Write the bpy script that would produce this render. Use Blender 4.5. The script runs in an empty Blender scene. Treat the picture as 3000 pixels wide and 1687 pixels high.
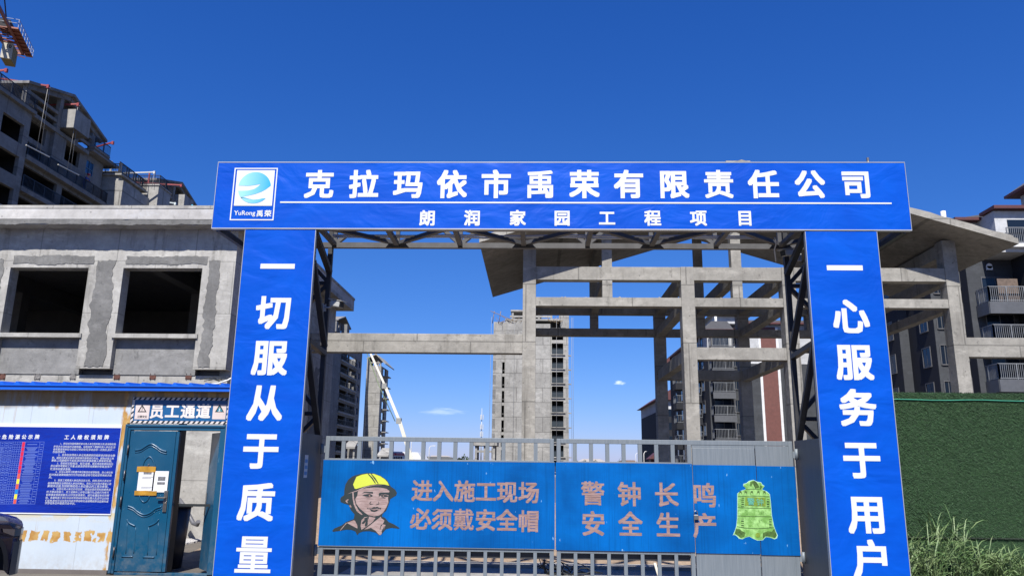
import bpy, math, random
from mathutils import Vector, Matrix
rnd = random.Random(7)
rad = math.radians
scn = bpy.context.scene
COL = scn.collection

# ------------------------------------------------------------------ camera
CAM = Vector((0, 0, 1.55))
F, YAW, PITCH, ROLL = 2270.0, rad(-1.84), rad(13.12), rad(.72)      # focal length in pixels of the 3000 x 1687 photo
cy, sy, cp, sp = math.cos(YAW), math.sin(YAW), math.cos(PITCH), math.sin(PITCH)
FW = Vector((sy*cp, cy*cp, sp)); R0 = Vector((cy, -sy, 0)); U0 = R0.cross(FW)
RT = math.cos(ROLL)*R0 + math.sin(ROLL)*U0; UP = math.cos(ROLL)*U0 - math.sin(ROLL)*R0
cam_d = bpy.data.cameras.new('camera'); cam = bpy.data.objects.new('camera', cam_d); COL.objects.link(cam)
cam.matrix_world = Matrix(((RT.x, UP.x, -FW.x, CAM.x), (RT.y, UP.y, -FW.y, CAM.y), (RT.z, UP.z, -FW.z, CAM.z), (0, 0, 0, 1)))
cam_d.sensor_width = 36; cam_d.lens = 36*F/3000; cam_d.clip_start = .1; cam_d.clip_end = 8000
scn.camera = cam

def pix(px, py, Y):                                # metres on the upright plane at distance Y for a point measured in the photo
    d = RT*((px-1500)/F) - UP*((py-843.5)/F) + FW
    t = Y/d.y
    return (d.x*t, CAM.z + d.z*t)

# ------------------------------------------------------------------ light
SUN_EL, SUN_AZ = rad(52), rad(5)                    # sun behind the camera, a little to the left
w = bpy.data.worlds.new('World'); scn.world = w; w.use_nodes = True
wn = w.node_tree; wn.nodes.clear()
def wnode(t, **k):
    n = wn.nodes.new(t)
    for a, b in k.items(): setattr(n, a, b)
    return n
sky = wnode('ShaderNodeTexSky', sky_type='NISHITA', sun_disc=False)
sky.sun_elevation = SUN_EL; sky.sun_rotation = math.pi + SUN_AZ
sky.altitude = 400; sky.air_density = 1.0; sky.dust_density = .35; sky.ozone_density = 3.0
sep = wnode('ShaderNodeSeparateColor'); hs = wnode('ShaderNodeCombineColor'); wn.links.new(sky.outputs[0], sep.inputs[0])
for i, (gain, power) in enumerate(((.425, 1.52), (.418, 1.05), (.68, .80))):      # deepen the blue of the upper sky
    m1 = wnode('ShaderNodeMath', operation='MULTIPLY'); m1.inputs[1].default_value = .1
    m2 = wnode('ShaderNodeMath', operation='POWER'); m2.inputs[1].default_value = power
    m3 = wnode('ShaderNodeMath', operation='MULTIPLY'); m3.inputs[1].default_value = gain*10
    wn.links.new(sep.outputs[i], m1.inputs[0]); wn.links.new(m1.outputs[0], m2.inputs[0]); wn.links.new(m2.outputs[0], m3.inputs[0]); wn.links.new(m3.outputs[0], hs.inputs[i])
bg = wnode('ShaderNodeBackground'); bg.inputs[1].default_value = .1
out = wnode('ShaderNodeOutputWorld')
# two faint clouds far out near the horizon
tc = wnode('ShaderNodeTexCoord')
def cloud(prev, az, el, wa, we, seed, amount):
    cdir = Vector((math.sin(az)*math.cos(el), math.cos(az)*math.cos(el), math.sin(el)))
    rx = Vector((math.cos(az), -math.sin(az), 0)); ry = rx.cross(cdir)
    def dot(v, s):
        n = wnode('ShaderNodeVectorMath', operation='DOT_PRODUCT'); n.inputs[1].default_value = v/s
        wn.links.new(tc.outputs['Generated'], n.inputs[0]); return n.outputs['Value']
    cb = wnode('ShaderNodeCombineXYZ')
    wn.links.new(dot(rx, wa), cb.inputs[0]); wn.links.new(dot(ry, we), cb.inputs[1]); cb.inputs[2].default_value = seed
    off = wnode('ShaderNodeVectorMath', operation='SUBTRACT'); off.inputs[1].default_value = (0, 0, seed)
    wn.links.new(cb.outputs[0], off.inputs[0])
    ln = wnode('ShaderNodeVectorMath', operation='LENGTH'); wn.links.new(off.outputs[0], ln.inputs[0])
    nz = wnode('ShaderNodeTexNoise'); nz.inputs['Scale'].default_value = 1.7; nz.inputs['Detail'].default_value = 5
    wn.links.new(cb.outputs[0], nz.inputs['Vector'])
    ma = wnode('ShaderNodeMath', operation='MULTIPLY_ADD'); ma.inputs[1].default_value = 1.6
    wn.links.new(nz.outputs[0], ma.inputs[0])
    inv = wnode('ShaderNodeMath', operation='MULTIPLY'); inv.inputs[1].default_value = -.9
    wn.links.new(ln.outputs['Value'], inv.inputs[0]); wn.links.new(inv.outputs[0], ma.inputs[2])
    mr = wnode('ShaderNodeMapRange'); mr.inputs[1].default_value = .2; mr.inputs[2].default_value = .75; mr.inputs[4].default_value = amount
    wn.links.new(ma.outputs[0], mr.inputs[0])
    mx = wnode('ShaderNodeMixRGB'); mx.inputs[2].default_value = (8.5, 9.0, 9.6, 1)
    wn.links.new(mr.outputs[0], mx.inputs[0]); wn.links.new(prev, mx.inputs[1])
    return mx.outputs[0]
c1 = cloud(hs.outputs[0], rad(6.1), rad(6.2), .010, .0042, 3.3, .5)
c1 = cloud(c1, rad(-6.8), rad(4.0), .04, .006, 9.1, .2)
wn.links.new(c1, bg.inputs[0]); wn.links.new(bg.outputs[0], out.inputs[0])
sl = bpy.data.lights.new('sun', 'SUN'); sl.energy = 4.8; sl.angle = rad(.53); sl.color = (1, .96, .9)
so = bpy.data.objects.new('sun', sl); COL.objects.link(so)
sd = Vector((math.sin(SUN_AZ)*math.cos(SUN_EL), math.cos(SUN_AZ)*math.cos(SUN_EL), -math.sin(SUN_EL)))
so.rotation_euler = sd.to_track_quat('-Z', 'Y').to_euler(); so.location = (-4, -20, 30)
vs = scn.view_settings; vs.view_transform = 'Standard'; vs.look = 'None'; vs.exposure = .85; vs.gamma = 1

# ------------------------------------------------------------------ helpers
ORG = {}
class MB:
    def __init__(s): s.v = []; s.f = []; s.sm = []; s.cuts = [(0, 0)]
    def cut(s): s.cuts.append((len(s.v), len(s.f)))              # what was added since the last cut is one piece
    def build_each(s, name, mat, parent):                          # one object per piece; parent may be a list, one per piece
        if s.cuts[-1] != (len(s.v), len(s.f)): s.cut()
        res = []
        for k, ((va, fa), (vb, fb)) in enumerate(zip(s.cuts, s.cuts[1:])):
            if vb == va: continue
            m = MB(); m.v = s.v[va:vb]; m.f = [tuple(i-va for i in q) for q in s.f[fa:fb]]; m.sm = s.sm[fa:fb]
            res.append(m.build(name, mat, parent[len(res)] if isinstance(parent, list) else parent))
        return res
    def poly(s, pts, smooth=False):
        b = len(s.v); s.v += [tuple(p) for p in pts]; s.f.append(tuple(range(b, b+len(pts)))); s.sm.append(smooth)
    def box(s, x0, x1, y0, y1, z0, z1):
        b = len(s.v)
        s.v += [(x, y, z) for x in (x0, x1) for y in (y0, y1) for z in (z0, z1)]
        for q in ((0,1,3,2), (4,6,7,5), (0,4,5,1), (2,3,7,6), (0,2,6,4), (1,5,7,3)):
            s.f.append(tuple(b+i for i in q)); s.sm.append(False)
        return s
    def bar(s, a, b, wd, hd=None, up=(0, 0, 1)):      # square bar between two points
        hd = hd or wd; a = Vector(a); b = Vector(b); d = (b-a).normalized(); u = Vector(up)
        if abs(d.dot(u)) > .98: u = Vector((0, 1, 0)) if abs(d.y) < .9 else Vector((1, 0, 0))
        r = d.cross(u).normalized()*(wd/2); t = r.cross(d).normalized()*(hd/2)
        k = len(s.v)
        for p in (a, b): s.v += [tuple(p+q) for q in (-r-t, r-t, r+t, -r+t)]
        for q in ((0,1,2,3), (7,6,5,4), (0,4,5,1), (1,5,6,2), (2,6,7,3), (3,7,4,0)):
            s.f.append(tuple(k+i for i in q)); s.sm.append(False)
        return s
    def tube(s, pts, r, n=8, cap=True):
        pts = [Vector(p) for p in pts]; rs = r if isinstance(r, (list, tuple)) else [r]*len(pts); k = len(s.v)
        pu = None
        for i, p in enumerate(pts):
            d = (pts[min(i+1, len(pts)-1)]-pts[max(i-1, 0)]).normalized()
            u = pu if pu is not None else (Vector((0, 0, 1)) if abs(d.z) < .9 else Vector((1, 0, 0)))
            a = d.cross(u).normalized(); bb = a.cross(d).normalized(); pu = bb
            for j in range(n):
                t = 2*math.pi*j/n; s.v.append(tuple(p + (a*math.cos(t) + bb*math.sin(t))*rs[i]))
        for i in range(len(pts)-1):
            for j in range(n):
                s.f.append((k+i*n+j, k+i*n+(j+1)%n, k+(i+1)*n+(j+1)%n, k+(i+1)*n+j)); s.sm.append(True)
        if cap:
            s.f.append(tuple(k+j for j in range(n))[::-1]); s.sm.append(False)
            s.f.append(tuple(k+(len(pts)-1)*n+j for j in range(n))); s.sm.append(False)
        return s
    def prism(s, poly, axis, a, b):                  # poly in the two other axes, extruded along axis from a to b
        def P(p, c): return {'x': (c, p[0], p[1]), 'y': (p[0], c, p[1]), 'z': (p[0], p[1], c)}[axis]
        n = len(poly); k = len(s.v)
        s.v += [P(p, a) for p in poly] + [P(p, b) for p in poly]
        s.f.append(tuple(range(k, k+n))); s.f.append(tuple(range(k+2*n-1, k+n-1, -1))); s.sm += [False]*2
        for i in range(n):
            s.f.append((k+i, k+n+i, k+n+(i+1)%n, k+(i+1)%n)); s.sm.append(False)
        return s
    def wall(s, ax, p, th, u0, u1, z0, z1, holes=()):  # upright wall with rectangular holes; ax = normal axis, front at p, back at p+th
        us = sorted({u0, u1, *[min(max(h[i], u0), u1) for h in holes for i in (0, 1)]})
        zs = sorted({z0, z1, *[min(max(h[i], z0), z1) for h in holes for i in (2, 3)]})
        def solid(i, j):
            if not (0 <= i < len(us)-1 and 0 <= j < len(zs)-1): return False
            cu = (us[i]+us[i+1])/2; cz = (zs[j]+zs[j+1])/2
            return not any(h[0] < cu < h[1] and h[2] < cz < h[3] for h in holes)
        def P(u, z, d): return (d, u, z) if ax == 'x' else (u, d, z)
        for i in range(len(us)-1):
            for j in range(len(zs)-1):
                if not solid(i, j): continue
                a, b, c, d = us[i], us[i+1], zs[j], zs[j+1]
                for q in (p, p+th): s.poly([P(a, c, q), P(b, c, q), P(b, d, q), P(a, d, q)])
                if not solid(i-1, j): s.poly([P(a, c, p), P(a, c, p+th), P(a, d, p+th), P(a, d, p)])
                if not solid(i+1, j): s.poly([P(b, c, p), P(b, c, p+th), P(b, d, p+th), P(b, d, p)])
                if not solid(i, j-1): s.poly([P(a, c, p), P(a, c, p+th), P(b, c, p+th), P(b, c, p)])
                if not solid(i, j+1): s.poly([P(a, d, p), P(a, d, p+th), P(b, d, p+th), P(b, d, p)])
        return s
    def sheet(s, pts, y, th=.001):                    # flat upright figure facing the viewer: points are (x, z), front at y
        return s.prism(pts, 'y', y, y+th)
    def build(s, name, mat, parent=None, bevel=0):
        me = bpy.data.meshes.new(name); o = bpy.data.objects.new(name, me); COL.objects.link(o)
        if parent is not None:
            off = ORG[parent]; o.parent = parent
        else:
            xs = [v[0] for v in s.v]; ys = [v[1] for v in s.v]; zs = [v[2] for v in s.v]
            off = Vector(((min(xs)+max(xs))/2, (min(ys)+max(ys))/2, min(zs))); o.location = off
        ORG[o] = off
        me.from_pydata([tuple(Vector(v)-off) for v in s.v], [], s.f)
        me.polygons.foreach_set('use_smooth', s.sm); me.materials.append(mat)
        import bmesh
        bm = bmesh.new(); bm.from_mesh(me); bmesh.ops.recalc_face_normals(bm, faces=bm.faces); bm.to_mesh(me); bm.free()
        if bevel:
            m = o.modifiers.new('bevel', 'BEVEL'); m.width = bevel; m.segments = 2; m.limit_method = 'ANGLE'
        return o
def thing(name, label, cat, loc, group=None):
    o = bpy.data.objects.new(name, None); COL.objects.link(o); o.location = loc; o.empty_display_size = .2
    ORG[o] = Vector(loc); o['label'] = label; o['category'] = cat
    if group: o['group'] = group
    return o
def tag(o, label, cat, group=None):
    o['label'] = label; o['category'] = cat
    if group: o['group'] = group
    return o
def struct(o): o['kind'] = 'structure'; return o
def copy_tree(o, parent=None):
    c = o.copy(); COL.objects.link(c)
    if parent is not None: c.parent = parent
    for ch in o.children: copy_tree(ch, c)
    return c

# ------------------------------------------------------------------ materials
MATS = {}
ALB = .78                                           # one scale for all base colours, set together with the exposure
def nodes(name):
    m = bpy.data.materials.new(name); m.use_nodes = True; nt = m.node_tree
    return m, nt, nt.nodes['Principled BSDF']
class NT:
    def __init__(s, name):
        s.m, s.t, s.b = nodes(name); s.pos = s.n('ShaderNodeNewGeometry').outputs['Position']
    def n(s, t, **k):
        x = s.t.nodes.new(t)
        for a, b in k.items(): setattr(x, a, b)
        return x
    def l(s, a, b): s.t.links.new(a, b)
    def scaled(s, v):
        x = s.n('ShaderNodeVectorMath', operation='MULTIPLY'); x.inputs[1].default_value = v; s.l(s.pos, x.inputs[0]); return x.outputs[0]
    def noise(s, sc, det=4, vec=None, rough=.55, dist=0):
        x = s.n('ShaderNodeTexNoise'); x.inputs['Scale'].default_value = sc; x.inputs['Detail'].default_value = det
        x.inputs['Roughness'].default_value = rough; x.inputs['Distortion'].default_value = dist
        s.l(vec if vec is not None else s.pos, x.inputs['Vector']); return x.outputs[0]
    def rng(s, v, a, b, c=0, d=1):
        x = s.n('ShaderNodeMapRange'); s.l(v, x.inputs[0])
        for i, q in enumerate((a, b, c, d)): x.inputs[i+1].default_value = q
        return x.outputs[0]
    def mix(s, f, a, b, mode='MIX'):
        x = s.n('ShaderNodeMixRGB', blend_type=mode)
        for i, q in ((0, f), (1, a), (2, b)):
            if hasattr(q, 'is_linked') or hasattr(q, 'links'): s.l(q, x.inputs[i])
            else: x.inputs[i].default_value = q if i == 0 else (*q[:3], 1)
        return x.outputs[0]
    def math(s, op, a, b=0):
        x = s.n('ShaderNodeMath', operation=op)
        for i, q in enumerate((a, b)):
            if hasattr(q, 'links'): s.l(q, x.inputs[i])
            else: x.inputs[i].default_value = q
        return x.outputs[0]
    def bump(s, h, st, dist=.02):
        x = s.n('ShaderNodeBump'); x.inputs['Strength'].default_value = st; x.inputs['Distance'].default_value = dist
        s.l(h, x.inputs['Height'])
        if s.b.inputs['Normal'].links: s.l(s.b.inputs['Normal'].links[0].from_socket, x.inputs['Normal'])
        s.l(x.outputs[0], s.b.inputs['Normal'])
    def done(s, col, rough=.8, metal=0, spec=None):
        if hasattr(col, 'links'): s.l(s.mix(1, col, (ALB, ALB, ALB), 'MULTIPLY'), s.b.inputs['Base Color'])
        else: s.b.inputs['Base Color'].default_value = (*[x*ALB for x in col], 1)
        if hasattr(rough, 'links'): s.l(rough, s.b.inputs['Roughness'])
        else: s.b.inputs['Roughness'].default_value = rough
        s.b.inputs['Metallic'].default_value = metal
        if spec is not None: s.b.inputs['Specular IOR Level'].default_value = spec
        return s.m
def flat(name, col, rough=.6, metal=0, var=.12, sc=3):
    if name in MATS: return MATS[name]
    t = NT(name); f = t.noise(sc, 5)
    c = t.mix(t.rng(f, .3, .7), [x*(1-var) for x in col], [min(1, x*(1+var)) for x in col])
    MATS[name] = t.done(c, rough, metal); return MATS[name]
def concrete(name, col, big=.6, pour=(2.4, 1.2), line=.35, stain=.5, fine=1.0, bump=.25, joint=.014):
    t = NT(name)
    sep = t.n('ShaderNodeSeparateXYZ'); t.l(t.pos, sep.inputs[0])
    cb = t.n('ShaderNodeCombineXYZ'); t.l(t.math('ADD', sep.outputs[0], sep.outputs[1]), cb.inputs[0]); t.l(sep.outputs[2], cb.inputs[1])
    n1 = t.rng(t.noise(big, 6, rough=.65), .34, .66); n2 = t.rng(t.noise(4.5*fine, 7, rough=.72), .36, .66)
    c = t.mix(n1, [x*.74 for x in col], [x*1.16 for x in col])
    c = t.mix(t.math('MULTIPLY', n2, .5), c, [x*.55 for x in col])
    streak = t.noise(1, 6, t.scaled((3.2*fine, 3.2*fine, .4*fine)), .65)
    c = t.mix(t.rng(streak, .54, .7, 0, stain), c, (col[0]*.36, col[1]*.35, col[2]*.33))
    pale = t.noise(1, 6, t.scaled((1.3*fine, 1.3*fine, 2.6*fine)), .75)
    c = t.mix(t.rng(pale, .52, .66, 0, .6), c, [min(.6, x*1.35) for x in col])
    spots = t.noise(1, 5, t.scaled((5*fine, 5*fine, 3.4*fine)), .7)
    c = t.mix(t.rng(spots, .59, .68, 0, .62), c, [x*.42 for x in col])
    scr = t.noise(1, 3, t.scaled((3*fine, 3*fine, 26*fine)), .6)
    c = t.mix(t.rng(scr, .6, .7, 0, .3), c, [x*.5 for x in col])
    br = t.n('ShaderNodeTexBrick'); br.inputs['Scale'].default_value = 1; br.inputs['Mortar Size'].default_value = joint
    br.inputs['Mortar Smooth'].default_value = .4; br.inputs['Brick Width'].default_value = pour[0]; br.inputs['Row Height'].default_value = pour[1]
    br.inputs['Color1'].default_value = (.92, .92, .92, 1); br.inputs['Color2'].default_value = (1.06, 1.06, 1.06, 1); br.inputs['Mortar'].default_value = (1-line, 1-line, 1-line, 1)
    t.l(cb.outputs[0], br.inputs['Vector'])
    c = t.mix(.85, c, br.outputs[0], 'MULTIPLY')
    vo = t.n('ShaderNodeTexVoronoi'); vo.inputs['Scale'].default_value = 3.2*fine; t.l(t.pos, vo.inputs['Vector'])
    c = t.mix(t.rng(vo.outputs['Distance'], .05, .09, .6, 0), c, [x*.3 for x in col])
    t.bump(t.noise(7*fine, 8, rough=.7), bump, .02/fine)
    MATS[name] = t.done(c, .9); return MATS[name]
CON = concrete('concrete_building', (.45, .435, .40), pour=(1.83, 1.22), line=.4, stain=.75, bump=.5)
CONP = concrete('concrete_pavilion', (.35, .333, .295), pour=(3.1, 1.7), line=.5, stain=.6, joint=.022, bump=.4)
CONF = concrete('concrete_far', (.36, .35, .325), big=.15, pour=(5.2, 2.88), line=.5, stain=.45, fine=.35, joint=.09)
CONR = concrete('concrete_far_row', (.24, .235, .225), big=.15, pour=(4, 2.88), line=.35, stain=.5, fine=.4, joint=.07)  # far concrete in a darker colour, carrying the shade of the sunless facades
PATCH = concrete('rough_plaster', (.205, .202, .194), big=1.5, pour=(9, 9), line=0, stain=.35, fine=1.6, bump=.9)
SPAN = concrete('spandrel_render', (.27, .268, .262), big=.9, pour=(9, 9), line=0, stain=.3, fine=1.3, bump=.6)
PLASTER = concrete('white_plaster', (.62, .6, .57), pour=(7, 5), line=0, stain=.12, bump=.1)
def vinyl():
    t = NT('blue_vinyl'); s = t.scaled((1.0, 1.0, 1.6))
    n = t.noise(1.3, 4, s, .5, .6)
    c = t.mix(t.rng(n, .3, .7), (.0, .07, .49), (.0, .092, .58))
    t.bump(t.noise(1.6, 3, s, .45, 1.2), .36, .05); t.bump(t.noise(4, 2, t.scaled((.6, 1, 2.0)), .4), .2, .03)
    return t.done(c, .45, 0, .12)
VINYL = vinyl()
def gatevinyl():
    t = NT('faded_blue_vinyl')
    n = t.noise(1.5, 4, None, .55, .4)
    c = t.mix(t.rng(n, .3, .7), (.0, .075, .28), (.0, .14, .5))
    st = t.noise(1, 3, t.scaled((60, 1, 1.2)), .6)
    c = t.mix(t.rng(st, .5, .75, 0, .45), c, (.0, .05, .17))
    st2 = t.noise(1, 3, t.scaled((5, 1, 70)), .6)
    c = t.mix(t.rng(st2, .55, .8, 0, .3), c, (.0, .15, .42))
    sc = t.noise(1, 2, t.scaled((30, 1, 9)), .5)
    c = t.mix(t.rng(sc, .74, .77, 0, .7), c, (.25, .5, .75))
    t.bump(t.noise(1.2, 3), .2, .03)
    return t.done(c, .55, 0, .08)
GVINYL = gatevinyl()
WHITE = flat('white_lettering', (.7, .72, .73), .5, var=.03)
def copper():
    t = NT('faded_pink_lettering'); st = t.noise(1, 4, t.scaled((9, 1, 55)), .6)
    return t.done(t.mix(t.rng(st, .4, .62), (.25, .15, .13), (.36, .235, .21)), .6)
PINK = copper()
def steel(name, a, b, rust=.25, rough=.55):
    t = NT(name); st = t.noise(1, 5, t.scaled((60, 60, 3)), .6)
    c = t.mix(t.rng(st, .3, .7), a, b)
    r = t.noise(2.3, 6, None, .7)
    c = t.mix(t.rng(r, .66, .78, 0, rust), c, (.2, .1, .05))
    t.bump(st, .1, .004)
    MATS[name] = t.done(c, rough, .15); return MATS[name]
GSTEEL = steel('grey_gate_paint', (.155, .185, .21), (.21, .238, .262))
DSTEEL = flat('dark_truss_paint', (.035, .036, .04), .5, .1, .25, 6)
PLATE = steel('dark_grey_sheet', (.075, .09, .11), (.11, .125, .145), .35)
BLACK = flat('black_ink', (.012, .016, .018), .6)
PIPE = flat('white_conduit', (.75, .75, .73), .4)
def doormat():
    t = NT('teal_door_paint'); s_ = t.n('ShaderNodeSeparateXYZ'); t.l(t.pos, s_.inputs[0])
    c = t.mix(t.rng(t.noise(1.6, 5), .3, .7), (.003, .06, .13), (.006, .082, .165))
    dust = t.math('MULTIPLY', t.rng(s_.outputs[2], .7, .05, 0, .45), t.rng(t.noise(9, 6, None, .7), .42, .7)); c = t.mix(dust, c, (.2, .21, .2))
    sc = t.noise(1, 2, t.scaled((26, 26, 7)), .5); c = t.mix(t.rng(sc, .72, .76, 0, .5), c, (.16, .24, .3))
    t.bump(t.noise(2, 2), .1, .02)
    return t.done(c, t.rng(t.noise(3, 4), .3, .7, .25, .5))
DOOR = doormat()
CHROME = flat('satin_steel', (.42, .41, .39), .3, .9)
RUST = flat('rusty_steel', (.13, .055, .04), .85, .2, .4, 9)
RED = flat('red_hoist_paint', (.3, .045, .045), .5)
DARKRAIL = flat('black_railing_paint', (.018, .02, .026), .5)
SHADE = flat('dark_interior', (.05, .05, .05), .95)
GLASS = MATS.setdefault('g', NT('window_glass').done((.012, .02, .035), .1, 0, .3))
BLUEGLASS = NT('blue_window_glass').done((.02, .09, .22), .08, 0, .8)
CHAR = concrete('charcoal_cladding', (.013, .015, .022), big=.2, pour=(6, .6), line=.3, stain=.15, fine=.5, bump=.1)
CLADW = concrete('white_cladding', (.56, .57, .58), big=.15, pour=(40, .72), line=.3, stain=.06, fine=.4, bump=.05)
CLADG = concrete('grey_cladding', (.055, .06, .068), big=.2, pour=(40, .72), line=.3, stain=.1, fine=.4, bump=.08)
BROWN = flat('brown_cladding', (.15, .055, .045), .7)
ROOFR = flat('brown_roof_trim', (.1, .03, .03), .6)
ROOFG = flat('grey_roof', (.09, .09, .1), .7)
WTRIM = flat('white_trim', (.72, .72, .72), .5)
RAILW = flat('pale_railing', (.2, .21, .22), .5)
WFRAME = flat('window_frame_grey', (.1, .1, .105), .5)
PARA = flat('parapet_grey', (.09, .095, .105), .6)

# ------------------------------------------------------------------ lettering
_fc = {}
def _glyph(s):
    if s in _fc: return _fc[s]
    c = bpy.data.curves.new('t', 'FONT'); c.body = s; c.size = 1; c.resolution_u = 2
    o = bpy.data.objects.new('t', c); COL.objects.link(o); bpy.context.view_layer.update()
    m = bpy.data.meshes.new_from_object(o.evaluated_get(bpy.context.evaluated_depsgraph_get()))
    r = ([tuple(v.co) for v in m.vertices], [tuple(p.vertices) for p in m.polygons])
    bpy.data.objects.remove(o); bpy.data.curves.remove(c); bpy.data.meshes.remove(m)
    _fc[s] = r; return r
def letters(mb, s, cx, cz, size, y, bold=.03, sx=1, shear=0, left=False, dy=.00012):
    v, f = _glyph(s)
    if not v: return
    if len(s) == 1 and ord(s) > 0x2000: mx, mz = .5, .375
    else:
        mx = (min(p[0] for p in v)+max(p[0] for p in v))/2; mz = .36
    if left: mx = 0
    bold = {'量': .016, '责': .025, '禹': .025, '戴': .016, '警': .017}.get(s, bold)
    if bold > .0155: offs = [(i*bold, j*bold) for i in (-1, 0, 1) for j in (-1, 0, 1)]
    elif bold > 0: offs = [(-bold, -bold), (bold, bold), (bold, -bold), (-bold, bold)]
    else: offs = [(0, 0)]
    for k, (ox, oz) in enumerate(offs):
        b = len(mb.v)
        mb.v += [(cx + ((p[0]-mx+ox)*sx + (p[1]-mz)*shear)*size, y - k*dy, cz + (p[1]-mz+oz)*size) for p in v]
        mb.f += [tuple(b+i for i in q) for q in f]; mb.sm += [False]*len(f)
def ring(n, cx, cz, rx, rz, a0=0, a1=2*math.pi):
    return [(cx+rx*math.cos(a0+(a1-a0)*i/n), cz+rz*math.sin(a0+(a1-a0)*i/n)) for i in range(n+1)]
def jag(x0, x1, z0, z1, amp=.04, step=.09, seed=0):   # rough-edged rectangle
    from mathutils import noise as nz
    P = []; step = min(step, .05)
    c = [(x0, z0), (x1, z0), (x1, z1), (x0, z1)]
    for i in range(4):
        a, b = c[i], c[(i+1) % 4]; L = math.hypot(b[0]-a[0], b[1]-a[1]); n = max(1, int(L/step))
        for k in range(n):
            t = k/n; ux, uz = (b[0]-a[0])/L, (b[1]-a[1])/L; q = t*L
            o = amp*(1.3*nz.noise(Vector((q*2.2, seed*7.3+i*3.1, 0)))+.9*nz.noise(Vector((q*9, seed*3.7+i, 5)))+.35*nz.noise(Vector((q*27, seed+i, 9))))*min(1, 8*t, 8*(1-t)+.2)
            P.append((a[0]+ux*L*t-uz*o, a[1]+uz*L*t+ux*o))
    return P

# ------------------------------------------------------------------ ground
def dirt(name, a, b, sc=1.0, bs=.6):
    t = NT(name); n = t.noise(.8*sc, 7, None, .65); n2 = t.noise(7*sc, 6, None, .7)
    c = t.mix(t.rng(n, .3, .7), a, b); c = t.mix(t.rng(n2, .5, .75, 0, .6), c, [x*.5 for x in a])
    t.bump(n2, bs, .06); return t.done(c, .95)
SAND = dirt('sandy_soil', (.27, .19, .125), (.4, .3, .21), 1.3, .9)
GRND = dirt('dry_ground', (.1, .09, .075), (.15, .13, .105), .3)
ROADM = concrete('concrete_road', (.42, .40, .36), pour=(4, 4), line=.2, stain=.25)
b = MB(); b.box(-4000, 4000, -60, 6000, -.5, 0); struct(b.build('ground', GRND))
b = MB(); b.box(-2.9, 3.5, 9.2, 13.4, .004, .008); struct(b.build('road', ROADM))
b = MB(); b.box(-3.2, 4.0, 13.08, 13.42, .0, .06); struct(b.build('kerb', ROADM))
def mound():
    b = MB(); nx, ny = 90, 26; r = random.Random(3)
    from mathutils import noise as nz
    for j in range(ny+1):
        for i in range(nx+1):
            x = -6.2+14.5*i/nx; y = 13.35+6.65*j/ny; t = j/ny
            edge = min(1, (x+6.2)/1.2, (8.3-x)/1.2)
            h = .85*math.sin(min(1, t*1.5)*math.pi/2)*(1 if t < .75 else (1-t)/.25)
            h = h*edge*(1+.35*nz.noise(Vector((x*.6, y*.6, 0)))) + .07*nz.noise(Vector((x*3, y*3, 4)))*min(1, t*5) + .03*nz.noise(Vector((x*9, y*9, 1)))*min(1, t*5)
            b.v.append((x, y, max(-.02, h)-.01))
    for j in range(ny):
        for i in range(nx):
            k = j*(nx+1)+i; b.f.append((k, k+1, k+nx+2, k+nx+1)); b.sm.append(True)
    struct(b.build('terrain', SAND))
mound()
b = MB(); b.prism(jag(-9.5, -6.95, 14.2, 16.98, .1, .2, 4), 'z', .0, .03); struct(b.build('gravel', dirt('white_gravel', (.55, .53, .5), (.68, .66, .63), 6, .8)))

# ------------------------------------------------------------------ entrance arch
Y0, Y1 = 9.0, 9.9
arch = thing('entrance_arch', 'blue steel lattice gateway with white Chinese lettering, spanning the site entrance', 'gateway', (.25, 9.4, 0))
b = MB(); b.box(-3.99, 4.48, Y0, Y0+.05, 4.39, 5.24); board = b.build('sign_board', VINYL, arch)
b = MB()
b.box(-3.998, 4.488, Y0-.003, Y0+.06, 5.2415, 5.251); b.box(-3.998, -3.9915, Y0-.003, Y0+.06, 4.39, 5.24); b.box(4.4815, 4.487, Y0-.003, Y0+.06, 4.39, 5.24)
b.box(-3.998, 4.488, Y0-.003, Y0+.06, 4.376, 4.3885)
b.build('edge_trim', flat('aluminium_trim', (.5, .52, .54), .4, .4), board)
S = 3000/2576
def row(parent, chars, xs, y, em, Y=Y0-.0025, ys=None, **k):
    for i, (c, x) in enumerate(zip(chars, xs)):
        mb = MB(); X, Z = pix(x*S, (ys[i] if ys else y)*S, Y)
        letters(mb, c, X, Z, em, Y, **k); mb.build('lettering', WHITE, parent)
row(board, '克拉玛依市禹荣有限责任公司', [803, 915, 1027, 1137, 1248, 1359, 1470, 1582, 1695, 1808, 1921, 2037, 2154], 463.5, .375, bold=.031)
row(board, '朗润家园工程项目', [1075, 1188, 1302, 1414, 1527, 1642, 1757, 1874], 548.5, .205, bold=.028)
b = MB(); p, q = pix(821, 592, Y0), pix(2612, 597, Y0); b.box(p[0], q[0], Y0-.004, Y0-.001, (p[1]+q[1])/2-.009, (p[1]+q[1])/2+.009); b.build('divider_line', WHITE, board)
LS = 1449/220.
def lp(x, y): return pix(640+x/LS, 460+y/LS, Y0)
o0, o1 = lp(335, 215), lp(1085, 1225); ox0, ox1 = o0[0]-.012, lp(1165, 215)[0]-.01
zt, zb = o0[1], o1[1]
b = MB(); t_ = .014
b.box(ox0, ox1, Y0-.004, Y0-.001, zt-t_, zt); b.box(ox0, ox1, Y0-.004, Y0-.001, zb, zb+t_); b.box(ox0, ox0+t_, Y0-.004, Y0-.001, zb+t_, zt-t_); b.box(ox1-t_, ox1, Y0-.004, Y0-.001, zb+t_, zt-t_)
b.build('logo_border', WHITE, board)
px0, px1, pz1, pz0 = ox0+.035, ox1-.035, zt-.03, lp(300, 943)[1]
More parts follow.
